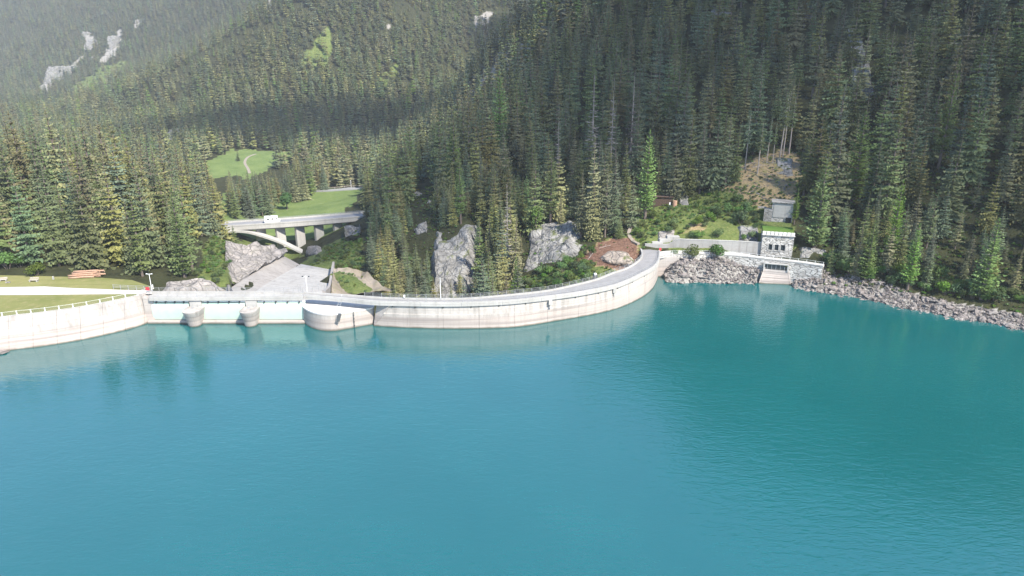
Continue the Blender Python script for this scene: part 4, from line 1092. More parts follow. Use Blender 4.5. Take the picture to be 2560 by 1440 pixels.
# ------------------------------------------------------------------ vegetation meshes
def conifer(seed, h, Rr, base, nw, nb, seg=3, top_ang=28, low_ang=-22, wid=.30, power=.85, twigs=True, gap=0.0, up=.25):
    r = np.random.default_rng(seed); V = []; Fc = []
    for i in range(nw):
        t = (i + r.random()) / nw
        z = h * (base + (1 - base) * t)
        rad = Rr * min(1.0, (1 - t) ** power) * r.uniform(.78, 1.15) + .12
        if t < .12: rad *= .55 + 3.6 * t
        k = max(4, int(nb * (1 - .4 * t)))
        ph = r.random() * 6.28
        for j in range(k):
            if r.random() < gap: continue
            a = ph + 6.283 * (j + r.uniform(-.3, .3)) / k
            L = rad * r.uniform(.65, 1.18)
            th = math.radians(low_ang + (top_ang - low_ang) * t ** 1.4 + r.uniform(-6, 6))
            ca, sa = math.cos(a), math.sin(a); zz = z + r.uniform(-.13, .13)
            b0 = len(V)
            for s_ in range(seg + 1):
                s = s_ / seg
                x = L * s; dz = L * (math.tan(th) * s - .16 * s + up * s * s)
                w = L * wid * (math.sin(math.pi * min(1, .12 + .88 * s)) * .9 + .10) * r.uniform(.72, 1.3)
                if s_ == seg: w *= .3
                dr = w * r.uniform(.35, .8)
                V += [(ca * x, sa * x, zz + dz), (ca * x - sa * w, sa * x + ca * w, zz + dz - dr), (ca * x + sa * w, sa * x - ca * w, zz + dz - dr)]
                if s_:
                    p = b0 + 3 * (s_ - 1); q = b0 + 3 * s_
                    Fc += [(p, q, q + 1, p + 1), (q, p, p + 2, q + 2)]
                if twigs and s_:
                    sx = L * (s - .5 / seg); n0 = len(V); hl = L * r.uniform(.08, .2) + .08; ww = L * .13
                    V += [(ca * (sx - ww), sa * (sx - ww), zz + dz), (ca * (sx + ww), sa * (sx + ww), zz + dz), (ca * sx + sa * r.uniform(-.3, .3), sa * sx + ca * r.uniform(-.3, .3), zz + dz - hl)]
                    Fc.append((n0, n0 + 1, n0 + 2))
    n0 = len(V)                                             # leader
    V += [(-.14, 0, h * .965), (.14, 0, h * .965), (0, .05, h * 1.02), (0, -.14, h * .965), (0, .14, h * .965)]
    Fc += [(n0, n0 + 1, n0 + 2), (n0 + 3, n0 + 4, n0 + 2)]
    return V, Fc
def trunk(h, r0, n=7, bend=.0, m='bark'):
    V = []; hs = [-.6, h * .3, h * .65, h * .97]; rs = [r0 * 1.15, r0 * .8, r0 * .5, r0 * .08]
    for k, (z, r) in enumerate(zip(hs, rs)):
        for j in range(n):
            a = 6.283 * j / n; V.append((r * math.cos(a) + bend * k * k * .1, r * math.sin(a), z))
    Fc = [(k * n + j, k * n + (j + 1) % n, (k + 1) * n + (j + 1) % n, (k + 1) * n + j) for k in range(3) for j in range(n)]
    return mesh('trunk', V, Fc, MAT[m], True)
def leafball(seed, n, r3, size, clumps=7, fill=.35):
    r = np.random.default_rng(seed); V = []; Fc = []
    cs = []
    for k in range(clumps):
        a = r.random() * 6.283; e = r.uniform(-.3, 1.2); q = r.uniform(.3, .62)
        cs.append((math.cos(a) * math.cos(e) * q, math.sin(a) * math.cos(e) * q, math.sin(e) * q, r.uniform(.34, .55)))
    for i in range(n):
        c = cs[r.integers(clumps)]
        d = r.normal(size=3); d /= np.linalg.norm(d); rr = c[3] * (1 - fill * r.random() ** 1.5)
        p = np.array([c[0] + d[0] * rr, c[1] + d[1] * rr, c[2] + d[2] * rr * .85])
        if p[2] < -.75: continue
        nrm = d + r.normal(size=3) * .55 + np.array([0, 0, .35]); nrm /= np.linalg.norm(nrm)
        t1 = np.cross(nrm, r.normal(size=3)); t1 /= np.linalg.norm(t1); t2 = np.cross(nrm, t1)
        s = size * r.uniform(.6, 1.35)
        P = p * np.array(r3); P[2] += r3[2] * .8
        b = len(V)
        V += [tuple(P - t1 * s), tuple(P + t2 * s * .55), tuple(P + t1 * s), tuple(P - t2 * s * .55)]
        Fc.append((b, b + 1, b + 2, b + 3))
    return V, Fc
H0 = 24.0
SPEC = [dict(Rr=5.2, base=.05, power=.95, nw=24, nb=12, wid=.19), dict(Rr=4.3, base=.10, power=.95, nw=26, nb=11, wid=.21), dict(Rr=5.9, base=.03, power=1.0, nw=23, nb=13, low_ang=-30, wid=.18),
        dict(Rr=3.8, base=.16, nw=22, nb=9, gap=.12, up=.35, wid=.22), dict(Rr=4.9, base=.07, nw=24, nb=12, gap=.06, power=.75, wid=.19),
        dict(Rr=4.6, base=.04, nw=27, nb=11, wid=.18, power=1.15), dict(Rr=5.4, base=.06, nw=21, nb=11, wid=.2, low_ang=-36, top_ang=20, up=.38, power=.85), dict(Rr=3.0, base=.08, nw=26, nb=10, wid=.24, power=.7)]
SPR = {}                                  # crown meshes [shape][tint]
for k, s in enumerate(SPEC):
    V, Fc = conifer(100 + k, H0, **s)
    SPR[k] = [mesh('crown', V, Fc, MAT['spruce'][c]) for c in range(3)]
V, Fc = conifer(150, H0, 2.5, .48, 20, 7, gap=.12); SPR['bare'] = [mesh('crown', V, Fc, MAT['spruce'][c]) for c in range(3)]
LAR = []
for k in range(3):
    V, Fc = conifer(200 + k, H0, [2.9, 3.4, 2.5][k], [.12, .05, .15][k], 36, 10, seg=4, top_ang=42, low_ang=-10, wid=.20, power=.75, gap=.12, up=.4)
    LAR.append(mesh('crown', V, Fc, MAT['larch']))
DED = []
for k in range(2):
    V, Fc = conifer(300 + k, H0, 2.5, .14, 26, 6, seg=3, top_ang=18, low_ang=-24, wid=.13, gap=.12, up=.3, twigs=False)
    DED.append(mesh('crown', V, Fc, MAT['deadtwig']))
V, Fc = conifer(320, H0, 2.4, .12, 28, 7, seg=3, wid=.16, gap=.2); DYING = mesh('crown', V, Fc, MAT['dead'])
LOW = []
for k in range(4):
    V, Fc = conifer(400 + k, H0, [4.2, 3.6, 4.6, 3.2][k], [.05, .08, .04, .12][k], 14, 8, seg=2, wid=.46, twigs=False)
    LOW.append((V, Fc))
TRK = {k: trunk(H0, .36) for k in ('a',)}
TRK_D = trunk(H0, .28, m='deadtwig')
TRK_P = trunk(H0, .34, m='barkpale')
BUSHM = []
for k in range(4):
    V, Fc = leafball(500 + k, 520, (1, 1, .85), .105, 8); BUSHM.append([mesh('foliage', V, Fc, MAT[m]) for m in ('bush', 'bushdark')])
STEMM = MB()
for k in range(5):
    a = k * 1.26; STEMM.tube((0, 0, -.3), (math.cos(a) * .45, math.sin(a) * .45, .75), .035, .015, 5)
STEMM = STEMM.mesh('stem', MAT['bark'])

# ------------------------------------------------------------------ where trees may stand
KEEP = [([(696, 476), (742, 476), (742, 526), (696, 526)], 400), ([(560, 540), (912, 535), (900, 590), (780, 660), (690, 640), (575, 592)], 335),([(1925, 388), (1995, 388), (1995, 445), (1925, 445)], 240), ([(1995, 615), (2060, 620), (2060, 660), (1995, 650)], 200),([(562, 535), (912, 530), (912, 600), (770, 652), (690, 642), (575, 592)], 303),
        ([(575, 728), (640, 680), (700, 632), (760, 640), (775, 668), (835, 648), (840, 728)], 252),
        ([(500, 414), (590, 374), (728, 375), (728, 404), (690, 424), (520, 426)], 522),
        ([(590, 556), (690, 535), (760, 505), (806, 466), (910, 466), (888, 495), (860, 545)], 430),
        ([(1895, 570), (1992, 570), (1987, 650), (1895, 650)], 214), ([(1900, 505), (1985, 505), (1985, 575), (1900, 575)], 216),
        ([(1690, 600), (1835, 458), (1850, 412), (1905, 392), (1955, 378), (1985, 395), (1985, 505), (1900, 520), (1900, 640), (1690, 640)], 250),
        ([(1570, 610), (1600, 545), (1660, 512), (1700, 505), (1760, 480), (1850, 460), (1900, 600), (1690, 610)], 236),
        ([(1640, 482), (1705, 482), (1712, 518), (1640, 518)], 233),
        ([(1082, 610), (1108, 555), (1150, 542), (1185, 565), (1186, 640), (1150, 690), (1082, 700)], 236),
        ([(1308, 650), (1325, 575), (1420, 540), (1440, 590), (1425, 645)], 228),
        ([(825, 740), (828, 660), (900, 675), (975, 740)], 205), ([(1280, 745), (1400, 690), (1500, 605), (1606, 592), (1606, 700), (1450, 745)], 212),
        ([(505, 700), (530, 592), (575, 592), (690, 640), (600, 725)], 236), ([(775, 655), (900, 580), (905, 665), (840, 690)], 280),
        ([(1640, 590), (2060, 620), (2060, 720), (1640, 720)], 203), ([(1040, 470), (1085, 475), (1062, 590), (1035, 590)], 318),
        ([(0, 694), (250, 697), (330, 712), (385, 722), (385, 800), (0, 900)], 184)]
GROVE = [([(575, 552), (690, 546), (715, 530), (800, 495), (808, 472), (760, 430), (580, 430)], 330, 470)]
BLOCKED = [([(1885, 495), (2005, 495), (2070, 700), (1630, 700), (1630, 590)], 180, 217)]
IN_X = np.array([p.x for p in inner[:132]]); IN_Y = np.array([p.y for p in inner[:132]])
def tree_ok(x, y, z, h):
    P = np.stack([x, y, z], 1); px, py, d = proj(P)
    ok = (z > .7) | ((px < 1640) & (y > 160))
    ok &= ~((x > -52) & (x < 41) & (y < np.interp(x, IN_X, IN_Y) + 4.5))
    ok &= ~(zone(px, py, d, MEADOWS) & ~zone(px, py, d, GROVE))
    for L in (SCREE, DRY, BROWN, OPEN, BLOCKED): ok &= ~zone(px, py, d, L)
    ok &= ~(zone(px, py, d, GLADE) & (VN3(x * .11, y * .11) + VN1(x * 1.7, y * 1.7) > -.12))
    ok &= ~((x < -60) & (y < np.interp(x, [-130, -105, -88, -74], [176, 175, 170.5, 169]))) & ~((z < 4) & (y < 172) & ((x > 41) | (x < -60)))
    ok &= ~((np.abs(x - np.interp(y, [165, 260], [-50, -68])) < 14) & (y < 262) & (y > 165))
    for f, wf in ((0, .0), (.12, .9), (.12, -.9), (.3, .75), (.3, -.75), (.55, .45), (.55, -.45), (.8, .2), (.8, -.2), (1, 0)):
        Q_ = P.copy(); Q_[:, 2] += h * f; Q_[:, 0] += wf * h * .14
        a, b, c = proj(Q_)
        for poly, md in KEEP: ok &= ~((d < md) & inside(a, b, poly))
    return ok
def jitter_grid(x0, x1, y0, y1, s, seed):
    r = np.random.default_rng(seed)
    gx_, gy_ = np.meshgrid(np.arange(x0, x1, s), np.arange(y0, y1, s))
    gx_ = gx_ + (np.arange(gx_.shape[0]) % 2)[:, None] * s / 2
    x = gx_.ravel() + r.uniform(-.42, .42, gx_.size) * s; y = gy_.ravel() + r.uniform(-.42, .42, gy_.size) * s
    return x, y, r
def cand(x0, x1, y0, y1, s, seed, dmin, dmax, hfun):
    x, y, r = jitter_grid(x0, x1, y0, y1, s, seed)
    a = x / y
    k = (a > -1.25) & (a < 1.3); x, y = x[k], y[k]
    z = ground(x, y); px, py, d = proj(np.stack([x, y, z], 1))
    k = (d >= dmin) & (d < dmax) & (px > -900) & (px < 3500) & (py > -1400)
    x, y, z, px, py, d = [q[k] for q in (x, y, z, px, py, d)]
    h = hfun(x, y, z, px, py, d, r)
    k = tree_ok(x, y, z, h) & (h > 3)
    return np.stack([x, y, z, h, px, py, d], 1)[k]
def h_near(x, y, z, px, py, d, r):
    h = 11 + 20 * r.random(len(x)) ** 1.05
    left = px < 560
    h = np.where(left & (d < 300), 21 + 9 * r.random(len(x)), h)
    h = np.where((px > 1990) & (z < 9), 7 + 6 * r.random(len(x)), h)
    h = np.where(zone(px, py, d, GROVE), 15 + 6 * r.random(len(x)), h)
    h = np.where((px > 760) & (px < 940) & (d < 340), 7 + 5 * r.random(len(x)), h)
    h = np.where((px > 940) & (px < 1480) & (py > 640) & (d < 235), 9 + 6 * r.random(len(x)), h)
    thin = (r.random(len(x)) < .06) & ~zone(px, py, d, GROVE)
    return np.where(thin, 0, h)
near = cand(-330, 560, 150, 470, 8.0, 21, 168, 420, h_near)
def h_far(x, y, z, px, py, d, r):
    h = 15 + 12 * r.random(len(x)) ** 1.2
    h *= np.where(VN2(x / 70, y / 70) > .28, .55, 1)
    return np.where(r.random(len(x)) < .05, 0, h)
gorge = cand(-60, 25, 172, 262, 4.6, 25, 178, 262, lambda x, y, z, px, py, d, r: np.where((px > 930) & (px < 1300), np.where((px > 1195) & (px < 1290), 13 + 9 * r.random(len(x)), 8 + 8 * r.random(len(x))), 0))
near = near[~((near[:, 4] > 930) & (near[:, 4] < 1300) & (near[:, 6] < 262))]
near = np.concatenate([near, gorge])
grove = cand(-200, -95, 300, 460, 4.4, 28, 325, 475, lambda x, y, z, px, py, d, r: np.where(zone(px, py, d, GROVE), 15 + 7 * r.random(len(x)), 0))
near = near[~zone(near[:, 4], near[:, 5], near[:, 6], GROVE)]
near = np.concatenate([near, grove])
bank = cand(70, 190, 140, 215, 3.9, 27, 160, 222, lambda x, y, z, px, py, d, r: np.where((px > 1995) & (z < 12) & (z > 2.2), np.where(r.random(len(x)) < .75, 6.5 + 9 * r.random(len(x)), 0), 0))
near = near[~((near[:, 4] > 1995) & (near[:, 2] < 12))]
near = np.concatenate([near, bank])
far1 = cand(-900, 1100, 380, 1050, 7.8, 22, 420, 800, h_far)
far2 = cand(-2200, 2200, 600, 3000, 10.0, 23, 800, 2700, h_far)
far2 = far2[far2[:, 5] > -520]

# ------------------------------------------------------------------ scatter through geometry nodes (uncountable masses)
def scatter(name, pts, scl, rot, sources):
    """pts (N,3), scl (N,3), rot (N,3): one object whose nodes put a source mesh on every point"""
    me = bpy.data.meshes.new(name)
    me.vertices.add(len(pts)); me.vertices.foreach_set('co', np.asarray(pts, np.float32).ravel())
    a = me.attributes.new('size', 'FLOAT_VECTOR', 'POINT'); a.data.foreach_set('vector', np.asarray(scl, np.float32).ravel())
    a = me.attributes.new('turn', 'FLOAT_VECTOR', 'POINT'); a.data.foreach_set('vector', np.asarray(rot, np.float32).ravel())
    a = me.attributes.new('which', 'INT', 'POINT'); a.data.foreach_set('value', nrg.integers(0, len(sources), len(pts)).astype(np.int32))
    me.update()
    col = bpy.data.collections.new(name + '_sources')
    for s in sources: col.objects.link(s)
    ng = bpy.data.node_groups.new(name, 'GeometryNodeTree')
    ng.interface.new_socket('Geometry', in_out='INPUT', socket_type='NodeSocketGeometry')
    ng.interface.new_socket('Geometry', in_out='OUTPUT', socket_type='NodeSocketGeometry')
    N = ng.nodes; L = ng.links
    gi = N.new('NodeGroupInput'); go_ = N.new('NodeGroupOutput')
    ip = N.new('GeometryNodeInstanceOnPoints'); ci = N.new('GeometryNodeCollectionInfo')
    ci.inputs['Collection'].default_value = col; ci.inputs['Separate Children'].default_value = True; ci.inputs['Reset Children'].default_value = True
    def attr(nm, ty):
        q = N.new('GeometryNodeInputNamedAttribute'); q.data_type = ty; q.inputs['Name'].default_value = nm; return q.outputs['Attribute']
    L.new(gi.outputs[0], ip.inputs['Points']); L.new(ci.outputs[0], ip.inputs['Instance'])
    ip.inputs['Pick Instance'].default_value = True
    L.new(attr('which', 'INT'), ip.inputs['Instance Index'])
    er = N.new('FunctionNodeEulerToRotation'); L.new(attr('turn', 'FLOAT_VECTOR'), er.inputs[0]); L.new(er.outputs[0], ip.inputs['Rotation'])
    L.new(attr('size', 'FLOAT_VECTOR'), ip.inputs['Scale']); L.new(ip.outputs[0], go_.inputs[0])
    o = obj(name, me); md = o.modifiers.new('scatter', 'NODES'); md.node_group = ng
    return tag(o, kind='stuff')
def srcs(meshes, nm):
    return [bpy.data.objects.new(nm, m) for m in meshes]
def tree_src(crown, trk):                # crown + trunk in one source mesh
    n = len(crown.vertices); V = [v.co[:] for v in crown.vertices] + [v.co[:] for v in trk.vertices]
    Fc = [tuple(p.vertices) for p in crown.polygons] + [tuple(i + n for i in p.vertices) for p in trk.polygons]
    me = mesh('conifer', V, Fc, [crown.materials[0], trk.materials[0]])
    me.polygons.foreach_set('material_index', [0] * len(crown.polygons) + [1] * len(trk.polygons))
    return me
def tree_scatter(name, T, meshes, wr=(.8, 1.2)):
    n = len(T); s = T[:, 3] / H0; w = nrg.uniform(*wr, n)
    scatter(name, T[:, :3], np.stack([s * w, s * w, s], 1), np.stack([nrg.normal(0, .025, n), nrg.normal(0, .025, n), nrg.uniform(0, 6.28, n)], 1), srcs(meshes, 'spruce_tree'))
lowm = [mesh('conifer', V, Fc, MAT['spruce'][c]) for c in range(3) for (V, Fc) in (LOW if c != 1 else LOW[:2])] + [mesh('conifer', *LOW[3], MAT['larch'])]
tree_scatter('far_mountain_forest', far2, lowm, (1.0, 1.4))
tree_scatter('valley_slope_forest', far1, lowm, (.95, 1.35))

# ------------------------------------------------------------------ individual trees
LAND = [('the stone valve house', 1942, 612), ('the upper stone hut', 1952, 535), ('the concrete ramp', 1942, 685), ('the timber shed', 1670, 498), ('the dam right end', 1622, 650),
        ('the left grey cliff', 1130, 630), ('the right grey cliff', 1375, 610), ('the bare trunk clearing', 1900, 405), ('the tall bright larch', 1612, 440), ('the arch bridge', 735, 585),
        ('the log pile', 195, 690), ('the lawn bench', 85, 702), ('the spillway chute', 725, 690), ('the far road', 860, 472), ('the upper meadow', 612, 400), ('the round leafy tree', 718, 505),
        ('the reddish brush bank', 1550, 640), ('the riprap bank bushes', 2300, 740), ('the grey ghost trees', 1535, 230), ('the slim high larch', 2345, 215), ('the broad green larch', 2125, 360),
        ('the rock mound', 890, 705), ('the pale rock knoll', 600, 640), ('the white pole', 1102, 715), ('the rocky shore end', 2530, 740), ('the red sign', 371, 730), ('the white T mast', 380, 700),
        ('the retaining wall', 1780, 612), ('the small ridge cliff', 1062, 530), ('the round rowan', 2065, 270), ('the bank path bushes', 1750, 632), ('the top of the gorge', 940, 560)]
USED = {}
def where(px, py):
    best = sorted(LAND, key=lambda l: (l[1] - px) ** 2 + 1.3 * (l[2] - py) ** 2)[0]
    dx, dy = px - best[1], py - best[2]; q = math.hypot(dx, dy)
    far_ = 'just ' if q < 55 else ('' if q < 130 else 'well ')
    if abs(dx) > 2.2 * abs(dy): r = 'left of' if dx < 0 else 'right of'
    elif abs(dy) > 2.2 * abs(dx): r = 'above' if dy < 0 else 'below'
    else: r = ('above and ' if dy < 0 else 'below and ') + ('left of' if dx < 0 else 'right of')
    return far_ + r + ' ' + best[0]
def uniq(lab, alts=()):
    if lab not in USED: USED[lab] = 1; return lab
    for a in alts:
        if a not in USED: USED[a] = 1; return a
    USED[lab] += 1; return lab
def put_tree(kind, P, h, crown, trk, label, cat, group, w=1.0, rz=None, lean=(0, 0)):
    s = h / H0
    t = thing(kind, label, cat, P, 0, group); t.rotation_euler = (lean[0], lean[1], rnd.uniform(0, 6.28) if rz is None else rz)
    t.scale = (s * w, s * w, s)
    obj('crown', crown, t); obj('trunk', trk, t)
    return t
def hit(px, py, d0=165.0, d1=1500.0):
    d = d0; last = d0
    ds = np.concatenate([np.arange(d0, 360, .5), np.geomspace(360, d1, 600)])
    v = (720.0 - py) / F
    x = ds * (px - 1280) / F; y = ds * (CP + v * SP); z = CAMH + ds * (-SP + v * CP)
    below = np.nonzero(z <= ground(x, y))[0]
    k = below[0] if len(below) else len(ds) - 1
    P = Vector((x[k], y[k], 0)); P.z = G(P.x, P.y)
    return P, float(ds[k])
def top_h(P, py):
    a, b, d = proj(np.array([P])); v = (720.0 - py) / F
    # height so that the tip projects to row py (solve along the vertical)
    lo, hi = 1.0, 60.0
    for _ in range(40):
        m_ = (lo + hi) / 2
        if proj(np.array([[P[0], P[1], P[2] + m_]]))[1][0] > py: lo = m_
        else: hi = m_
    return lo
MAN = []                                   # (x,y,radius) of hand-placed trees
def manual(kind, bx, by, ty, label, w=1.0, d0=165.0, tint=0, shape=0):
    P, d = hit(bx, by, d0); h = top_h(P, ty); MAN.append((P.x, P.y))
    if kind == 'larch': put_tree('larch_tree', P, h, LAR[shape % 3], TRK['a'], label, 'larch', 'larches among the spruces', w * 1.32)
    elif kind == 'dead': put_tree('dead_spruce', P, h, DED[shape % 2], TRK_D, label, 'dead tree', 'dead grey spruces', w)
    elif kind == 'dying': put_tree('dying_spruce', P, h, DYING, TRK_D, label, 'dead tree', 'dead grey spruces', w)
    elif kind == 'bare': put_tree('spruce_tree', P, h, SPR['bare'][tint], TRK_P, label, 'spruce', 'spruces with bare pale trunks', w, lean=(rnd.uniform(-.03, .03), rnd.uniform(-.03, .03)))
    else: put_tree('spruce_tree', P, h, SPR[shape][tint], TRK['a'], label, 'spruce', 'spruces picked out singly', w)
for q in [('larch', 1612, 548, 325, 'tall bright green larch standing alone below the dark spruces beside the shed', .95, 165, 0, 0),
          ('larch', 1376, 562, 352, 'bright green larch with a full crown above the right grey cliff', .9, 165, 0, 2),
          ('larch', 1152, 560, 375, 'slim light green larch with a bare pale trunk above the left grey cliff', .75, 165, 0, 2),
          ('larch', 2130, 505, 278, 'broad bright green larch high behind the valve house, widest of all', 1.25, 165, 0, 1),
          ('larch', 2222, 655, 448, 'tall yellow green larch leaning over the bushes above the riprap', .8, 165, 0, 0),
          ('larch', 2162, 705, 550, 'young green larch at the left end of the bushes above the riprap', 1.0, 165, 0, 1),
          ('larch', 2268, 725, 563, 'pointed green larch behind the middle of the rocky shore', 1.0, 165, 0, 0),
          ('larch', 2452, 748, 545, 'pale green larch near the right end of the rocky shore', 1.1, 165, 0, 1),
          ('larch', 2036, 622, 402, 'light green drooping larch right beside the stone valve house', 1.15, 165, 0, 1),
          ('larch', 2346, 420, 148, 'slim bright larch high on the dark right slope', .75, 165, 0, 2),
          ('larch', 462, 694, 472, 'bright green larch at the right edge of the sunlit left forest', 1.0, 165, 0, 1),
          ('larch', 1133, 468, 318, 'small fresh green larch on the ridge above the left cliff', 1.1, 165, 0, 1),
          ('larch', 1250, 395, 178, 'green larch near the ridge among grey spruces', 1.0, 165, 0, 0),
          ('larch', 1316, 560, 440, 'short pale green larch between the two cliffs', 1.0, 165, 0, 1),
          ('larch', 2040, 465, 400, 'small thin larch above the upper stone hut', .9, 165, 0, 2),
          ('larch', 2215, 520, 445, 'slender larch top between dark spruces right of the valve house', .8, 165, 0, 2),
          ('larch', 1985, 560, 470, 'feathery young larch right behind the upper stone hut', 1.0, 165, 0, 2),
          ('larch', 1290, 745, 640, 'thin larch in the gorge behind the white pole', .9, 175, 0, 2),
          ('dying', 1574, 430, 172, 'dying grey brown spruce right of the pair of ghost trees', .9, 165, 0, 0),
          ('dead', 1526, 420, 195, 'whitish dead spruce, palest of the ghost trees', .8, 165, 0, 1),
          ('dead', 1478, 430, 190, 'tall bare dead spruce with drooping branches left of the ghost trees', 1.1, 165, 0, 0),
          ('dead', 1394, 450, 255, 'bare pole of a dead spruce with a few twigs', .55, 165, 0, 1),
          ('dead', 1268, 690, 460, 'thin grey spruce with sparse twigs between the two cliffs', .8, 175, 0, 1),
          ('dying', 1330, 250, 140, 'pale dying spruce on the ridge line', .9, 165, 0, 0),
          ('dying', 2212, 300, 165, 'reddish dying spruce on the dark right slope', .8, 165, 0, 0),
          ('bare', 1893, 436, 300, 'spruce with the thickest bare trunk at the front of the clearing', .9, 165, 0, 0),
          ('bare', 1916, 408, 290, 'spruce with a bare trunk behind the thick one in the clearing', .85, 165, 1, 0),
          ('bare', 1931, 410, 300, 'short bare trunked spruce in the middle of the clearing', .8, 165, 0, 0),
          ('bare', 1949, 396, 225, 'tall bare trunked spruce, left of the close pair above the clearing', .8, 165, 0, 0),
          ('bare', 1957, 391, 222, 'tall bare trunked spruce, right of the close pair above the clearing', .8, 165, 1, 0),
          ('bare', 1972, 386, 235, 'bare trunked spruce at the right edge of the clearing', .9, 165, 0, 0),
          ('bare', 1862, 424, 280, 'bare trunked spruce at the left edge of the clearing', .9, 165, 1, 0),
          ('spruce', 1452, 596, 425, 'dark spruce at the right shoulder of the right grey cliff', .9, 182, 0, 1),
          ('spruce', 1482, 600, 440, 'olive spruce between the right grey cliff and the brush bank', .9, 182, 2, 0),
          ('spruce', 1512, 594, 415, 'tall dark spruce above the top of the brush bank', .9, 182, 0, 3),
          ('spruce', 1536, 588, 455, 'bluish spruce above the right end of the brush bank', .9, 182, 1, 0),
          ('spruce', 1548, 598, 540, 'little spruce at the rim of the brush bank', 1.2, 182, 0, 0),
          ('spruce', 1578, 572, 440, 'dark spruce beside the foot path above the brush bank', .9, 182, 0, 4),
          ('spruce', 1682, 508, 335, 'dense dark spruce just left of the shed roof', .9, 165, 0, 0),
          ('spruce', 1716, 494, 285, 'tall dark spruce right behind the timber shed', .95, 165, 0, 0),
          ('spruce', 1748, 486, 300, 'bluish spruce second behind the timber shed', .9, 165, 1, 1),
          ('spruce', 1782, 476, 268, 'broadest greyish spruce at the left rim of the clearing', 1.0, 165, 1, 2),
          ('spruce', 1812, 468, 290, 'grey green spruce with sparse crown at the left rim of the clearing', 1.0, 165, 0, 3),
          ('spruce', 1836, 458, 320, 'shortest spruce at the left rim of the clearing', .9, 165, 0, 0),
          ('spruce', 596, 403, 374, 'lone dark spruce standing in the upper meadow', 1.5, 300, 0, 0),
          ('spruce', 586, 606, 560, 'small dark spruce in front of the left end of the bridge', 1.3, 240, 0, 2),
          ('spruce', 996, 735, 686, 'small sunlit spruce top right behind the dam by the rock mound', 1.5, 190, 2, 0),
          ('spruce', 965, 738, 705, 'tiny sunlit spruce behind the dam railing at the rock mound', 1.5, 190, 2, 2),
          ('spruce', 1190, 735, 665, 'dark young spruce at the foot of the left cliff', 1.1, 190, 0, 1),
          ('spruce', 1150, 742, 672, 'olive young spruce behind the dam railing below the left cliff', 1.1, 190, 2, 1)]:
    manual(*q[:5], w=q[5], d0=q[6], tint=q[7], shape=q[8])
for (px, d, ty, s) in [(168, 232, 258, 2), (28, 225, 288, 1), (78, 228, 278, 4), (246, 236, 285, 3), (290, 230, 274, 3), (322, 234, 300, 4), (120, 222, 330, 0), (205, 240, 330, 0), (435, 226, 338, 1), (355, 222, 345, 4)]:
    P = g_at(px, d); h = min(37, top_h(P, ty)); MAN.append((P.x, P.y))
    put_tree('spruce_tree', P, h, SPR[s][2 if s != 0 else 0], TRK['a'], uniq('tall sunlit spruce rising above the left forest, %s' % {168: 'highest and broadest of all', 28: 'at the left picture edge', 78: 'second from the left edge', 246: 'thin topped', 290: 'thin topped with tiered branches', 322: 'just right of the tiered one', 120: 'lower and dense', 205: 'right behind the highest one', 435: 'nearest the pale scree', 355: 'left of the pale scree'}[px]), 'spruce', 'spruces picked out singly', .9)  # lighter olive tint on most: their sunlight is put into the needle colour
for i, (px, d, ty) in enumerate([(767, 342, 532), (776, 346, 540), (798, 344, 536), (815, 343, 526), (832, 346, 538), (688, 346, 548), (628, 340, 545), (722, 342, 570), (782, 343, 562), (690, 344, 584), (734, 350, 566), (818, 344, 556)]):
    P = g_at(px, d); h = top_h(P, ty); MAN.append((P.x, P.y))
    lab = ['left of a pair topping the bridge deck', 'right of a pair topping the bridge deck', 'small tip above the bridge deck', 'tallest tip above the bridge deck', 'rightmost tip above the bridge deck', 'low tip behind the camper van', 'behind the left end of the bridge', 'behind the second bridge pier', 'between the two right bridge piers', 'under the bridge arch', 'behind the tallest bridge pier', 'beside the right bridge pier'][i]
    put_tree('spruce_tree', P, h, SPR[i % 3][0], TRK['a'], 'dark spruce ' + lab, 'spruce', 'spruces behind the bridge', 1.1)
# drop scattered trees that stand inside a hand-placed one
MA = np.array(MAN)
near = near[(np.hypot(near[:, None, 0] - MA[None, :, 0], near[:, None, 1] - MA[None, :, 1]).min(1) > 2.6)]
# which of the scattered trees show largest in the picture
near = near[np.argsort(near[:, 6])]
BUF = np.zeros((360, 640), bool); score = np.zeros(len(near))
hit_ok = np.ones(len(near), bool)
for i, (x, y, z, h, px, py, d) in enumerate(near):
    tx, ty, _ = proj(np.array([[x, y, z + h]])); tx, ty = tx[0] / 4, ty[0] / 4; bx, by = px / 4, py / 4
    wpx = h * .13 * F / d / 4
    r0, r1 = int(max(0, ty)), int(min(359, by))
    n = vis = 0
    for r_ in range(r0, r1 + 1):
        f = (r_ - ty) / max(1, by - ty); cx = tx + (bx - tx) * f; hw_ = wpx * min(1, f * 1.15)
        a, b_ = int(max(0, cx - hw_)), int(min(639, cx + hw_))
        if b_ < a: continue
        n += b_ - a + 1; row = BUF[r_, a:b_ + 1]; vis += (~row).sum(); row[:] = True
    score[i] = vis
NIND = 300 - 34
order = np.argsort(-score)
ind = order[:NIND]
SHP = ['broad', 'slim', 'wide', 'sparse', 'full', 'pointed', 'drooping', 'narrow']
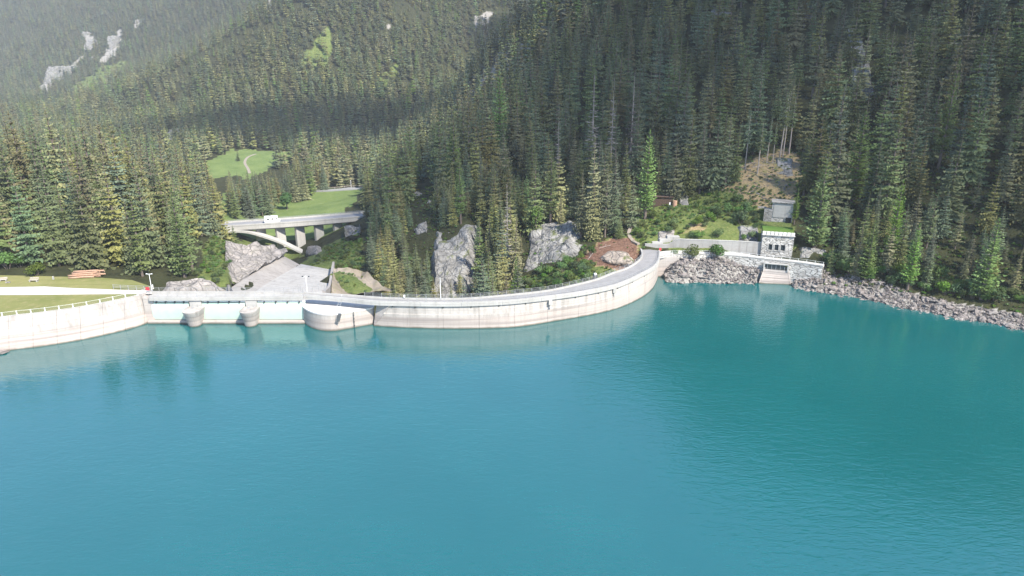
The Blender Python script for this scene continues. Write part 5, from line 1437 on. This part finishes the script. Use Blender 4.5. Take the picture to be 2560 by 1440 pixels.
for i in sorted(ind):
    x, y, z, h, px, py, d = near[i]
    k = rnd.choice([0, 0, 1, 2, 3, 4, 5, 5, 6, 7]); c = rnd.choice([0, 0, 1, 2]) if px > 560 else rnd.choice([2, 0, 1, 0])
    if px > 560 and px < 830 and d > 320: c = rnd.choice([0, 0, 1])  # grove keeps to the darker tints: its shade is put into the needle colour
    size = 'tall' if h > 22 else ('medium' if h > 14.5 else 'short')
    my = float(proj(np.array([[x, y, z + h * .6]]))[1][0])
    w_ = where(px, my)
    lab = uniq('%s %s %s spruce %s' % (size, SHP[k], SP_N[c], w_), ['%s %s %s spruce in the crowd %s' % (size, SHP[k], SP_N[c], w_), '%s %s %s spruce half hidden %s' % (size, SHP[k], SP_N[c], w_)] if False else [])
    grp = 'spruces of the left forest' if px < 570 else ('spruces of the valley grove' if d > 335 and px < 830 else ('spruces of the gorge' if px < 1490 else 'spruces of the right slope'))
    put_tree('spruce_tree', (x, y, z - .3), h, SPR[k][c], TRK['a'], lab, 'spruce', grp, rnd.uniform(.85, 1.15), lean=(rnd.gauss(0, .02), rnd.gauss(0, .02)))
rest = near[np.setdiff1d(np.arange(len(near)), ind)]
tree_scatter('hillside_forest', rest, [tree_src(SPR[k][c], TRK['a']) for k in range(8) for c in range(3)], (.85, 1.2))
# round leafy tree in the meadow and a rowan
def leafy(px, py, ty, wpx, label, m='bushdark', n=900, d0=165, cat='leafy tree'):
    P, d = hit(px, py, d0); h = top_h(P, ty); r = wpx / 2 * d / F
    t = thing('leafy_tree', label, cat, P)
    V, Fc = leafball(int(px), n, (r, r, h * .45), r * .13, 9)
    V = [(a, b, c + h * .12) for a, b, c in V]
    obj('crown', mesh('crown', V, Fc, MAT[m]), t)
    MB().tube((0, 0, -.5), (0, 0, h * .5), r * .09, r * .05, 7).tube((0, 0, h * .3), (r * .4, .1, h * .65), r * .05, r * .02, 5).tube((0, 0, h * .35), (-r * .4, -.1, h * .7), r * .05, r * .02, 5).build('trunk', MAT['bark'], t)
leafy(718, 524, 476, 40, 'round pale green leafy tree at the edge of the meadow before the dark grove', 'bushdark', 1100, 300)
leafy(2066, 310, 258, 48, 'small light green rowan among the dark spruces high on the right slope', 'bush', 500)
leafy(1340, 590, 495, 42, 'fresh green leafy tree on the brink of the right cliff', 'bush', 420)

# ------------------------------------------------------------------ cliffs and rock outcrops
def rock_face(name, label, cor, nu, nv, amp, m='rock', seed=1, cat='rock outcrop', group=None, fsc=.085):
    A, B, C, D = cor                      # top left, top right, bottom right, bottom left
    nrm = (B - A).cross(D - A); nrm.normalize()
    if nrm.y > 0: nrm = -nrm
    off = Vector((seed * 13.7, seed * 5.1, seed * 3.3)); V = []; c0 = (A + B + C + D) / 4
    for j in range(nv):
        for i in range(nu):
            s, t = i / (nu - 1), j / (nv - 1)
            p = A.lerp(B, s).lerp(D.lerp(C, s), t)
            q = Vector(((p.x * .8 + p.z * .6) * .5, p.y * .7, (p.z * .8 - p.x * .6) * 1.15)) * fsc + off
            vd = noise.voronoi(q * 1.7 + Vector((noise.noise(q * 2), noise.noise(q * 2 + Vector((7, 1, 2))), 0)) * .5)[0]
            cell = noise.cell(q * 2.4 + Vector((q.y, q.z, q.x)) * .7)
            f = noise.fractal(q * 2.0, 1.0, 2.1, 6)
            rid = noise.ridged_multi_fractal(q * 1.2, 1.0, 2.0, 4, 1.0, 2.0)
            e = min(s, 1 - s, t * 1.2, (1 - t) * 1.2); edge = min(1, e / .17 + .5 * noise.noise(q * 3)); edge = max(-.4, edge)
            dsp = amp * (.75 * f + .55 * (vd[1] - vd[0]) + .10 * cell + .22 * (rid - 1.2)) + (edge - 1) * amp * 1.5
            V.append(p + nrm * dsp - c0)
    Fc = [(j * nu + i, j * nu + i + 1, (j + 1) * nu + i + 1, (j + 1) * nu + i) for j in range(nv - 1) for i in range(nu - 1)]
    return tag(obj(name, mesh(name, V, Fc, MAT[m]), None, c0), label, cat, group)
GR = 'grey cliffs above the gorge'
def RC(pts, push=2.0, d0=182.0):
    out = []
    for a, b in pts:
        P, d = hit(a, b, d0); v = (P - Vector((0, 0, CAMH))).normalized(); out.append(P - v * push)
    return out
rock_face('cliff', 'left grey cliff with a rounded top standing in the spruces behind the dam', RC([(1078, 560), (1196, 545), (1178, 730), (1062, 740)], 4.0, 192), 72, 84, 2.7, 'rock', 1, 'cliff', GR)
rock_face('cliff', 'right grey cliff slanting down towards the brush bank behind the dam', RC([(1318, 560), (1440, 530), (1468, 640), (1282, 690)], 4.0, 188), 84, 74, 2.6, 'rock', 2, 'cliff', GR)
rock_face('cliff', 'small broken cliff below the ridge left of the tall gorge spruces', RC([(1040, 478), (1088, 474), (1068, 600), (1030, 600)], 4.0, 200), 30, 44, 2.6, 'rock', 3, 'cliff', GR)
rock_face('rock_outcrop', 'pale streaked rock face left of the spillway wall', [U(560, 616, 235), U(700, 632, 251), U(716, 642, 247), U(558, 742, 188.5)], 90, 76, 1.5, 'rockpale', 4)
rock_face('rock_outcrop', 'lower pale rock beside the gate bridge at the foot of the knoll', [U(392, 700, 180), U(520, 692, 186), U(585, 728, 181), U(392, 730, 174)], 60, 30, 1.5, 'rockpale', 5)
rock_face('rock_mound', 'brown grassy rock mound right of the spillway chute', [U(834, 682, 210), U(905, 686, 209), U(985, 742, 192.5), U(828, 748, 180.5)], 60, 50, .95, 'mound', 6)
rock_face('rock_outcrop', 'grey outcrop on the steep green slope below the right bridge end', RC([(866, 580), (905, 574), (905, 604), (866, 608)], .5, 210), 24, 20, 1.5, 'rock', 7)
rock_face('rock_outcrop', 'pale rock knob under the right bridge pier', RC([(762, 612), (800, 610), (795, 640), (762, 640)], 1.5, 240), 22, 18, 1.2, 'rockpale', 8)
rock_face('rock_outcrop', 'grey slabs right of the valve house under the trees', RC([(1990, 612), (2075, 622), (2066, 660), (1988, 646)], 1.2, 190), 36, 22, 1.0, 'rock', 9)
rock_face('rock_outcrop', 'pale grey boulder face at the right edge of the bare trunks clearing', RC([(1935, 392), (1988, 395), (1988, 440), (1935, 432)], 1.2, 190), 24, 22, 1.0, 'rock', 10)
rock_face('rock_outcrop', 'dark rock behind the bushes left of the valve house', RC([(1838, 562), (1900, 557), (1900, 606), (1840, 600)], 1.2, 190), 28, 24, 1.1, 'rock', 11)
rock_face('rock_outcrop', 'grey rock high on the right slope at the top edge', RC([(2008, 0), (2050, -10), (2042, 40), (1998, 70)], 2.0, 190), 24, 30, 1.8, 'rock', 12)
rock_face('rock_outcrop', 'pale rock patch high left on the right slope', RC([(1768, 0), (1840, -10), (1830, 30), (1764, 50)], 2.5, 190), 26, 18, 1.5, 'rock', 13)
rock_face('rock_outcrop', 'dark slanting rock slab in the middle of the right slope', RC([(2115, 60), (2150, 50), (2190, 240), (2130, 250)], 2.0, 190), 22, 36, 1.5, 'rock', 14)
rock_face('rock_outcrop', 'leaning grey slab right of the timber shed', RC([(1694, 478), (1724, 470), (1724, 512), (1694, 514)], 1.5, 190), 18, 18, .9, 'rock', 15)
rock_face('rock_outcrop', 'pale rubble slope above the stepped blocks', RC([(1640, 578), (1690, 570), (1690, 600), (1640, 602)], .8, 190), 26, 18, .8, 'rockpale', 16)
for k, (px, py, w_, h_, dd) in enumerate([(955, 62, 34, 26, 960), (1200, 55, 60, 50, 1040), (232, 115, 40, 60, 1600), (285, 115, 36, 70, 1580), (345, 60, 22, 22, 1700), (150, 190, 90, 80, 1480), (425, 345, 60, 36, 700), (675, 5, 20, 22, 985), (215, 90, 36, 24, 1640), (1040, 320, 14, 10, 700)]):
    P, d = hit(px, py, 420, 2600); s = d / F; w_ *= .7; h_ *= .75
    A = P + Vector((-w_ / 2 * s, 4, h_ / 2 * s)); B = P + Vector((w_ / 2 * s, 4, h_ / 2 * s)); up_ = Vector((0, -h_ * .9 * s, -h_ * s))
    rock_face('rock_scar', uniq('pale far rock scar, ' + ['small, near the top middle', 'largest, on the sunny middle spur', 'upper middle one of the left mountain', 'brightest one of the left mountain', 'small high one of the left mountain', 'long gully at the far left', 'white scree above the left forest', 'tiny one at the top edge', 'second high one of the left mountain', 'tiny one by the bare trunks over the gorge'][k]), [A, B, B + up_, A + up_], 22, 22, 7 * min(1, d / 1000), 'rock', 20 + k, 'rock scar', 'pale rock scars on the far slopes', .03)

# ------------------------------------------------------------------ shore rocks
ROCKM = []
for k in range(9):
    r = np.random.default_rng(700 + k); bm = bmesh.new()
    sx = [1, 1.25, .95, 1.4, 1.1, 1, 1.5, 1.15, 1.3][k]; sz = [.6, .45, .7, .32, .55, .8, .28, .5, .4][k]
    pts = r.normal(size=(16, 3)); pts /= np.linalg.norm(pts, axis=1)[:, None]; pts = np.sign(pts) * np.abs(pts) ** .75 * r.uniform(.82, 1.08, (16, 1))
    for p in pts: bm.verts.new((p[0] * sx * .6, p[1] * .6, p[2] * sz * .6))
    bmesh.ops.convex_hull(bm, input=bm.verts[:]); 
    for v in [v for v in bm.verts if not v.link_faces]: bm.verts.remove(v)
    me = bpy.data.meshes.new('rock'); bm.to_mesh(me); bm.free(); me.materials.append(MAT['rockpale'] if k % 3 == 0 else MAT['rockrip']); ROCKM.append(me)
sh = resample([UZ(a, b, 0) for a, b in SHORE[:-1]], 400)
shd = offs(sh, 1)
RK = []
r = np.random.default_rng(77)
for k in range(2600):
    i = int(r.integers(0, 400)); o_ = r.uniform(-.8, 1) ** 1
    p = sh[i]; n_ = (shd[i] - p)
    wd = 5.0 if proj(np.array([p]))[0][0] < 2000 else 8.0
    q = p + n_ * (o_ * wd) + Vector((r.uniform(-.4, .4), 0, 0))
    px, py, d = [float(v[0]) for v in proj(np.array([(q.x, q.y, max(0, G(q.x, q.y)))]))]
    if 1896 < px < 1978 or px < 1664: continue
    g = G(q.x, q.y)
    if g < -.9 or g > 5.6: continue
    s = r.choice([.5, .65, .8, 1.0, 1.25, 1.6], p=[.2, .26, .24, .17, .09, .04]) * (1.05 if px > 2000 else .92)
    if px > 2350: s *= 1.1
    RK.append((q.x, q.y, max(g, -.45) + s * .12, s, px, py))
RK.sort(key=lambda t_: -t_[3])
vis_rk = [t_ for t_ in RK if t_[4] < 2600]
indr = vis_rk[:288]; restr = vis_rk[288:] + [t_ for t_ in RK if t_[4] >= 2600]
RNM = ['squarish', 'long', 'blocky', 'flat', 'angular', 'tall', 'slab-like', 'irregular', 'low']
for (x, y, z, s, px, py) in indr:
    k = rnd.randrange(9)
    side = ('left of the barred inlet' if px > 1830 else ('below the path bushes' if px > 1720 else 'by the dam end')) if px < 1900 else ('just right of the ramp' if px < 2010 else ('below the path wall end' if px < 2090 else ('below the %s' % ('first shore bushes' if px < 2200 else ('pointed larches' if px < 2330 else ('mid shore wood' if px < 2440 else 'last right trees'))))))
    pos_ = 'at the waterline' if z < .55 else ('on the upper edge' if z > 2.4 else 'halfway up')
    o = obj('shore_rock', ROCKM[k], None, (x, y, z), (rnd.uniform(-.35, .35), rnd.uniform(-.35, .35), rnd.uniform(0, 6.28)), (s, s, s))
    tag(o, uniq('%s %s grey rock %s %s' % ('big' if s > 1.3 else ('medium' if s > .95 else 'small'), RNM[k], pos_, side)), 'rock', 'rocks along the right shore')
for px, py, s, rot, lab in [(2088, 722, (3.6, 2.8, 1.2), .4, 'largest flat pale slab sloping into the lake right of the ramp'), (2062, 700, (4.2, 1.0, .8), -.2, 'long dark slab lying below the masonry wall right of the ramp'), (1996, 690, (2.6, 1.6, .8), .6, 'broad flat slab just right of the ramp'), (2040, 716, (2.4, 1.8, 1.1), .2, 'big pinkish slab at the waterline between ramp and largest slab'),
                             (1712, 690, (3.4, 2.2, 1.3), .2, 'big pale ledge at the waterline nearest the dam end'), (1756, 697, (3.2, 1.9, 1.0), -.1, 'second pale ledge at the waterline right of the dam end'), (1706, 662, (2.0, 1.6, 1.3), .5, 'blocky pale boulder under the smallest path bush'), (2545, 790, (2.2, 1.9, 1.6), .3, 'big round grey boulder at the right picture edge')]:
    P, d = hit(px, py, 150); P.z = max(P.z, .1)
    tag(obj('shore_rock', ROCKM[3 if s[2] < 1.15 else 2], None, P + Vector((0, 0, .1)), (.15, .1, rot), s), lab, 'rock', 'rocks along the right shore')
n = len(restr); A_ = np.array(restr)
scatter('shore_rubble', A_[:, :3], np.repeat(A_[:, 3:4], 3, 1), np.stack([nrg.uniform(-.5, .5, n), nrg.uniform(-.5, .5, n), nrg.uniform(0, 6.28, n)], 1), srcs(ROCKM, 'rock'))
# fine rubble between the rocks
pp = []
for k in range(7000):
    i = int(r.integers(0, 400)); p = sh[i]; q = p + (shd[i] - p) * r.uniform(-.5, 8.5)
    pp.append((q.x + r.uniform(-.5, .5), q.y))
pp = np.array(pp); gz = ground(pp[:, 0], pp[:, 1]); a, b_, c_ = proj(np.stack([pp[:, 0], pp[:, 1], gz], 1))
k = (gz > -.5) & (gz < 5.6) & ~((a > 1898) & (a < 1976)) & (a > 1660)
pp, gz = pp[k], gz[k]; n = len(pp); s = nrg.uniform(.2, .5, n)
scatter('shore_gravel', np.stack([pp[:, 0], pp[:, 1], gz + .05], 1), np.stack([s, s, s], 1), nrg.uniform(-3, 3, (n, 3)), srcs(ROCKM, 'rock'))
P, d = hit(3, 884, 140)
tag(obj('shore_rock', ROCKM[1], None, UZ(2, 881, .25), (.1, .2, .4), (2.2, 1.8, 1.6)), 'pale rock at the foot of the quay wall at the left edge', 'rock', 'rocks along the right shore')

# ------------------------------------------------------------------ bushes and undergrowth
def in_poly_pts(poly, n, seed, d0=165):
    r = np.random.default_rng(seed); xs = [p[0] for p in poly]; ys = [p[1] for p in poly]; out = []
    while len(out) < n:
        a, b = r.uniform(min(xs), max(xs)), r.uniform(min(ys), max(ys))
        if inside(np.array([a]), np.array([b]), poly)[0]: out.append((a, b))
    return out
BZ = [([(1580, 602), (1612, 548), (1690, 518), (1760, 490), (1830, 480), (1888, 520), (1895, 602), (1700, 596)], 58, (.8, 2.1), .35, 'bushes on the slope above the bank path', 190),
      ([(1255, 742), (1330, 722), (1400, 692), (1470, 652), (1500, 640), (1530, 672), (1480, 705), (1400, 728)], 8, (.8, 2.0), .4, 'bushes below the downstream side of the dam', 182),
      ([(2062, 672), (2200, 712), (2330, 735), (2450, 752), (2560, 765), (2560, 742), (2330, 700), (2200, 675), (2070, 645)], 76, (1.3, 2.8), .6, 'bushes above the riprap', 165),
      ([(485, 694), (505, 610), (545, 602), (582, 640), (562, 690), (530, 722)], 22, (.6, 1.5), .5, 'bushes on the pale knoll', 180),
      ([(775, 652), (870, 592), (900, 600), (890, 690), (835, 690)], 30, (.7, 1.7), .4, 'bushes on the green slope below the bridge', 238),
      ([(840, 690), (900, 690), (950, 725), (850, 725)], 9, (.3, .7), .2, 'bushes on the rock mound', 182),
      ([(1275, 715), (1390, 668), (1475, 632), (1490, 680), (1400, 715), (1290, 735)], 56, (.8, 1.9), .4, 'bushes below the downstream side of the dam', 183),
      ([(965, 736), (1000, 650), (1060, 640), (1250, 650), (1290, 742), (1100, 742)], 22, (.8, 1.9), .7, 'bushes in the gorge', 186),
      ([(1990, 385), (2070, 345), (2105, 400), (2060, 470), (2000, 455)], 9, (.8, 1.7), .5, 'bushes beside the bare trunks clearing', 200)]
BN = 0
def put_bush(P, rr, dark, px, py, group, label=None):
    t = thing('bush', label or uniq('%s %s bush %s' % ('large' if rr > 1.55 else ('medium' if rr > 1.0 else 'small'), 'dark green' if dark else 'bright green', where(px, py))), 'bush', P, rnd.uniform(0, 6.28), group)
    t.scale = (rr, rr * rnd.uniform(.8, 1.1), rr * rnd.uniform(.8, 1.2))
    obj('foliage', BUSHM[rnd.randrange(4)][1 if dark else 0], t); obj('stem', STEMM, t)
for bi, (poly, n, (r0, r1), pd, grp, d0) in enumerate(BZ):
    for (px, py) in in_poly_pts(poly, n, 900 + bi):
        P, d = hit(px, py, d0)
        if d > 330: continue
        qx, qy, qd = proj(np.array([P]))
        if inside(qx, qy, [(572, 740), (600, 690), (700, 636), (765, 640), (775, 668), (835, 648), (826, 740)])[0]: continue
        if 'mound' in grp: P = P + Vector((0, -.8, .9))
        put_bush(P, rnd.uniform(r0, r1), rnd.random() < pd, px, py, grp)
for px, py, rr, dk, lab in [(20, 672, 3.4, 0, 'large bright bush at the left picture edge behind the bench'), (92, 690, 2.9, 0, 'large bright bush right behind the bench'), (50, 668, 2.6, 1, 'darker bush between the two large bright ones'), (1684, 644, 1.7, 0, 'smallest of the three bushes between the path and the shore rocks'), (1728, 646, 3.0, 0, 'middle bush of the three below the bank path'), (1786, 648, 3.5, 1, 'largest, darkest bush of the three below the bank path'),
                            (1745, 598, 2.0, 0, 'broad bright bush hanging over the retaining wall'), (1850, 560, 2.8, 1, 'big round dark bush left of the upper stone hut'), (1962, 664, .5, 0, 'tiny bright tuft on the right corner of the barred inlet')]:
    P, d = hit(px, py, 165)
    if lab.startswith('tiny'): P = UZ(1964, 668, 4.9)
    put_bush(P, rr, dk, px, py, 'bushes picked out singly', lab)
HERB = []
for k in range(5):
    V, Fc = leafball(800 + k, 60, (1, 1, .7), .26, 5, .9); HERB.append(mesh('herb', V, Fc, MAT['herb'] if k < 3 else MAT['bush']))
x, y, r = jitter_grid(-130, 260, 150, 330, 1.25, 31)
z = ground(x, y); px, py, d = proj(np.stack([x, y, z], 1))
dens = np.where(zone(px, py, d, OPEN), .8, np.where(zone(px, py, d, DRY), .22, np.where((px > 1990) & (z > 2.2) & (d < 260), .55, np.where((px > 560) & (d < 260), .12, 0))))
dens = np.where((px > 930) & (px < 1500) & (d < 300) & (dens < .3), .3, dens)
dens = np.where(zone(px, py, d, BROWN), .06, dens)
dens = np.where((px > 826) & (px < 960) & (py > 676) & (d < 206), .05, dens)
dens = np.where((px > 1640) & (z < 5.6) & (px < 1990), 0, dens)
k = (r.random(len(x)) < dens) & (z > 1.5 - 12 * (px < 1640)) & ~zone(px, py, d, BLOCKED) & ~zone(px, py, d, MEADOWS) & ~((x < -60) & (y < 183)) & ~inside(px, py, [(560, 732), (575, 620), (640, 622), (700, 632), (775, 640), (775, 668), (835, 648), (828, 728)])
x, y, z = x[k], y[k], z[k]; n = len(x); s = nrg.uniform(.35, .95, n)
scatter('undergrowth', np.stack([x, y, z - .1], 1), np.stack([s, s, s * nrg.uniform(.7, 1.2, n)], 1), np.stack([np.zeros(n), np.zeros(n), nrg.uniform(0, 6.28, n)], 1), srcs(HERB, 'herb'))

r = np.random.default_rng(61); x = r.uniform(60, 105, 5000); y = r.uniform(195, 262, 5000); z = ground(x, y); px, py, d = proj(np.stack([x, y, z], 1))
k = np.nonzero(zone(px, py, d, DRY))[0][:380]; n = len(k); s = r.uniform(.25, .85, n)
scatter('clearing_debris', np.stack([x[k], y[k], z[k]], 1), np.stack([s * r.uniform(.6, 2.2, n), s * .7, s * .6], 1), np.stack([r.uniform(-.4, .4, n), r.uniform(-.4, .4, n), r.uniform(0, 6.28, n)], 1), srcs(ROCKM, 'rock'))

# ------------------------------------------------------------------ brush bank: dry slash and a lichen boulder
P, d = hit(1545, 655, 182)
V = []; Fc = []; bm = bmesh.new(); bmesh.ops.create_icosphere(bm, subdivisions=4, radius=1.0)
for v in bm.verts:
    f = noise.fractal(v.co * 1.3 + Vector((4, 2, 1)), 1, 2, 5); v.co = Vector((v.co.x * 4.6, v.co.y * 3.6, v.co.z * 2.3)) * (1 + .22 * f)
me = bpy.data.meshes.new('boulder'); bm.to_mesh(me); bm.free(); me.materials.append(MAT['rockbrown'])
tag(obj('boulder', me, None, P + Vector((0, 1.0, .3))), 'large lichen covered boulder in the reddish brush bank behind the dam', 'boulder')
b = MB(); r = np.random.default_rng(5)
pts = in_poly_pts([(1450, 655), (1500, 606), (1545, 594), (1588, 602), (1605, 640), (1572, 672), (1500, 668)], 1300, 50) + in_poly_pts([(1445, 640), (1475, 635), (1480, 670), (1450, 680)], 180, 51)
for px, py in pts:
    P, d = hit(px, py, 184) if r.random() < .02 else (UD(px, 200, 0), 0)
    # cheap ground lookup along the view ray
    P = U(px, py, 200.0)
    for _ in range(3):
        g = G(P.x, P.y); dd = P.y; v = (720 - py) / F; slope = (-SP + v * CP) / (CP + v * SP)
        yn = (g - CAMH) / slope if abs(slope) > .05 else P.y
        yy = .5 * P.y + .5 * min(max(yn, 182), 222); P = Vector((P.x * yy / P.y, yy, g))
    a = r.uniform(0, 6.28); L = r.uniform(.5, 2.2); e = r.uniform(-.25, .45)
    dv = Vector((math.cos(a) * math.cos(e), math.sin(a) * math.cos(e), math.sin(e))) * L
    b.tube(P + Vector((0, 0, r.uniform(.05, .5))), P + dv + Vector((0, 0, .25)), r.uniform(.02, .055), .01, 3)
o = b.build('brush_pile', MAT['slash']); tag(o, kind='stuff')
for px, py, dx, dz, lab in [(1468, 652, 1.6, 1.8, 'pale stripped branch sticking up from the brush bank'), (1498, 622, 3.5, .6, 'pale fallen trunk on the top of the brush bank'), (1880, 420, 5, .5, 'pale fallen trunk lying across the bare trunks clearing'), (2030, 350, 6, -1.5, 'reddish fallen trunk above the clearing'), (1852, 425, 4, 2.2, 'leaning dead stick at the left edge of the clearing')]:
    P, d = hit(px, py, 182)
    t = thing('fallen_trunk', lab, 'fallen trunk', P)
    MB().tube((0, 0, .1), (dx, .6, .25 + dz), .16, .07, 6).build('stem', MAT['barkpale'], t)
    MB().tube((dx * .5, .3, .2 + dz * .5), (dx * .6, .9, .9 + dz * .5), .05, .02, 4).tube((dx * .7, .3, .2 + dz * .7), (dx * .85, -.3, .8 + dz * .7), .045, .02, 4).build('twig', MAT['barkpale'], t)
q = UZ(1490, 697, 6.0)
t = thing('instrument_hut', 'small dark instrument hut with a white cap just behind the dam railing', 'hut', (q.x, q.y + 2.0, 3.5))
MB().box((0, 0, 1.3), (1.0, 1.0, 3.4), .3, .05).build('body', MAT['dark'], t); MB().box((0, 0, 3.15), (.6, .6, .5), .3, .05).build('white_cap', MAT['white'], t)
# ------------------------------------------------------------------ haze
zmax = float(GZ.max()) + 30
m = bpy.data.materials.new('valley haze'); m.use_nodes = True
nn = m.node_tree.nodes; nn.remove(nn.get('Principled BSDF'))
pv = nn.new('ShaderNodeVolumePrincipled'); pv.inputs['Color'].default_value = (.86, .91, 1.0, 1); pv.inputs['Density'].default_value = .00013; pv.inputs['Anisotropy'].default_value = 0.0
m.node_tree.links.new(pv.outputs[0], nn.get('Material Output').inputs['Volume'])
zlo = float(GZ.min()) - 1.5
HB = MB().box((0, 1500, (zmax + zlo) / 2), (12500, 6200, zmax - zlo))
tag(HB.build('haze', m), kind='stuff')
print('ZMAX', zmax, zlo, 'near', len(near), 'far', len(far1), len(far2), 'rocks', len(RK))

# ------------------------------------------------------------------ clouds (unseen, above the haze and camera; placed and shaped to shade chosen slopes)
mc = bpy.data.materials.new('cloud vapour'); mc.use_nodes = True
nc = mc.node_tree.nodes; nc.remove(nc.get('Principled BSDF'))
pc = nc.new('ShaderNodeVolumePrincipled'); pc.inputs['Color'].default_value = (1, 1, 1, 1); pc.inputs['Density'].default_value = .0145; pc.inputs['Anisotropy'].default_value = .5
mc.node_tree.links.new(pc.outputs[0], nc.get('Material Output').inputs['Volume'])
CALT = zmax + 180
for k, (gx0, gy0, gz0, ax, ay, az, rot) in enumerate([(215, 365, 60, 175, 225, 40, -.22), (68, 450, 30, 85, 265, 45, -.36), (-60, 715, 0, 340, 85, 70, .12), (-640, 1250, 0, 430, 100, 70, .3), (60, 1080, 110, 130, 60, 60, .5)]):
    P = Vector((gx0, gy0, gz0)) + SUN_DIR * ((CALT - gz0) / SUN_DIR.z)
    bm = bmesh.new(); bmesh.ops.create_icosphere(bm, subdivisions=5, radius=1.0)
    for v in bm.verts:
        n_ = noise.fractal(v.co * 1.6 + Vector((k * 9, 3, 1)), 1.0, 2.0, 4)
        v.co = Vector((v.co.x * ax * (1 + .28 * n_), v.co.y * ay * (1 + .28 * n_), v.co.z * az * (1 + .3 * n_)))
    me = bpy.data.meshes.new('shade_cloud'); bm.to_mesh(me); bm.free(); me.materials.append(mc)
    tag(obj('shade_cloud', me, None, P, rot), kind='stuff')

# ------------------------------------------------------------------ labels shared by look-alikes: say which of them
SAME = {}
for o in COL.objects:
    if o.parent is None and 'label' in o: SAME.setdefault(o['label'], []).append(o)
for lab, L in SAME.items():
    if len(L) < 2: continue
    L.sort(key=lambda o: proj(np.array([o.location]))[0][0])
    W_ = {2: ['leftmost', 'rightmost'], 3: ['leftmost', 'middle', 'rightmost']}.get(len(L)) or ['leftmost'] + [w + '-from-left' for w in 'second third fourth fifth sixth seventh eighth ninth tenth eleventh twelfth thirteenth fourteenth fifteenth'.split()][:len(L) - 2] + ['rightmost']
    for o, w in zip(L, W_): o['label'] = w + ' ' + lab
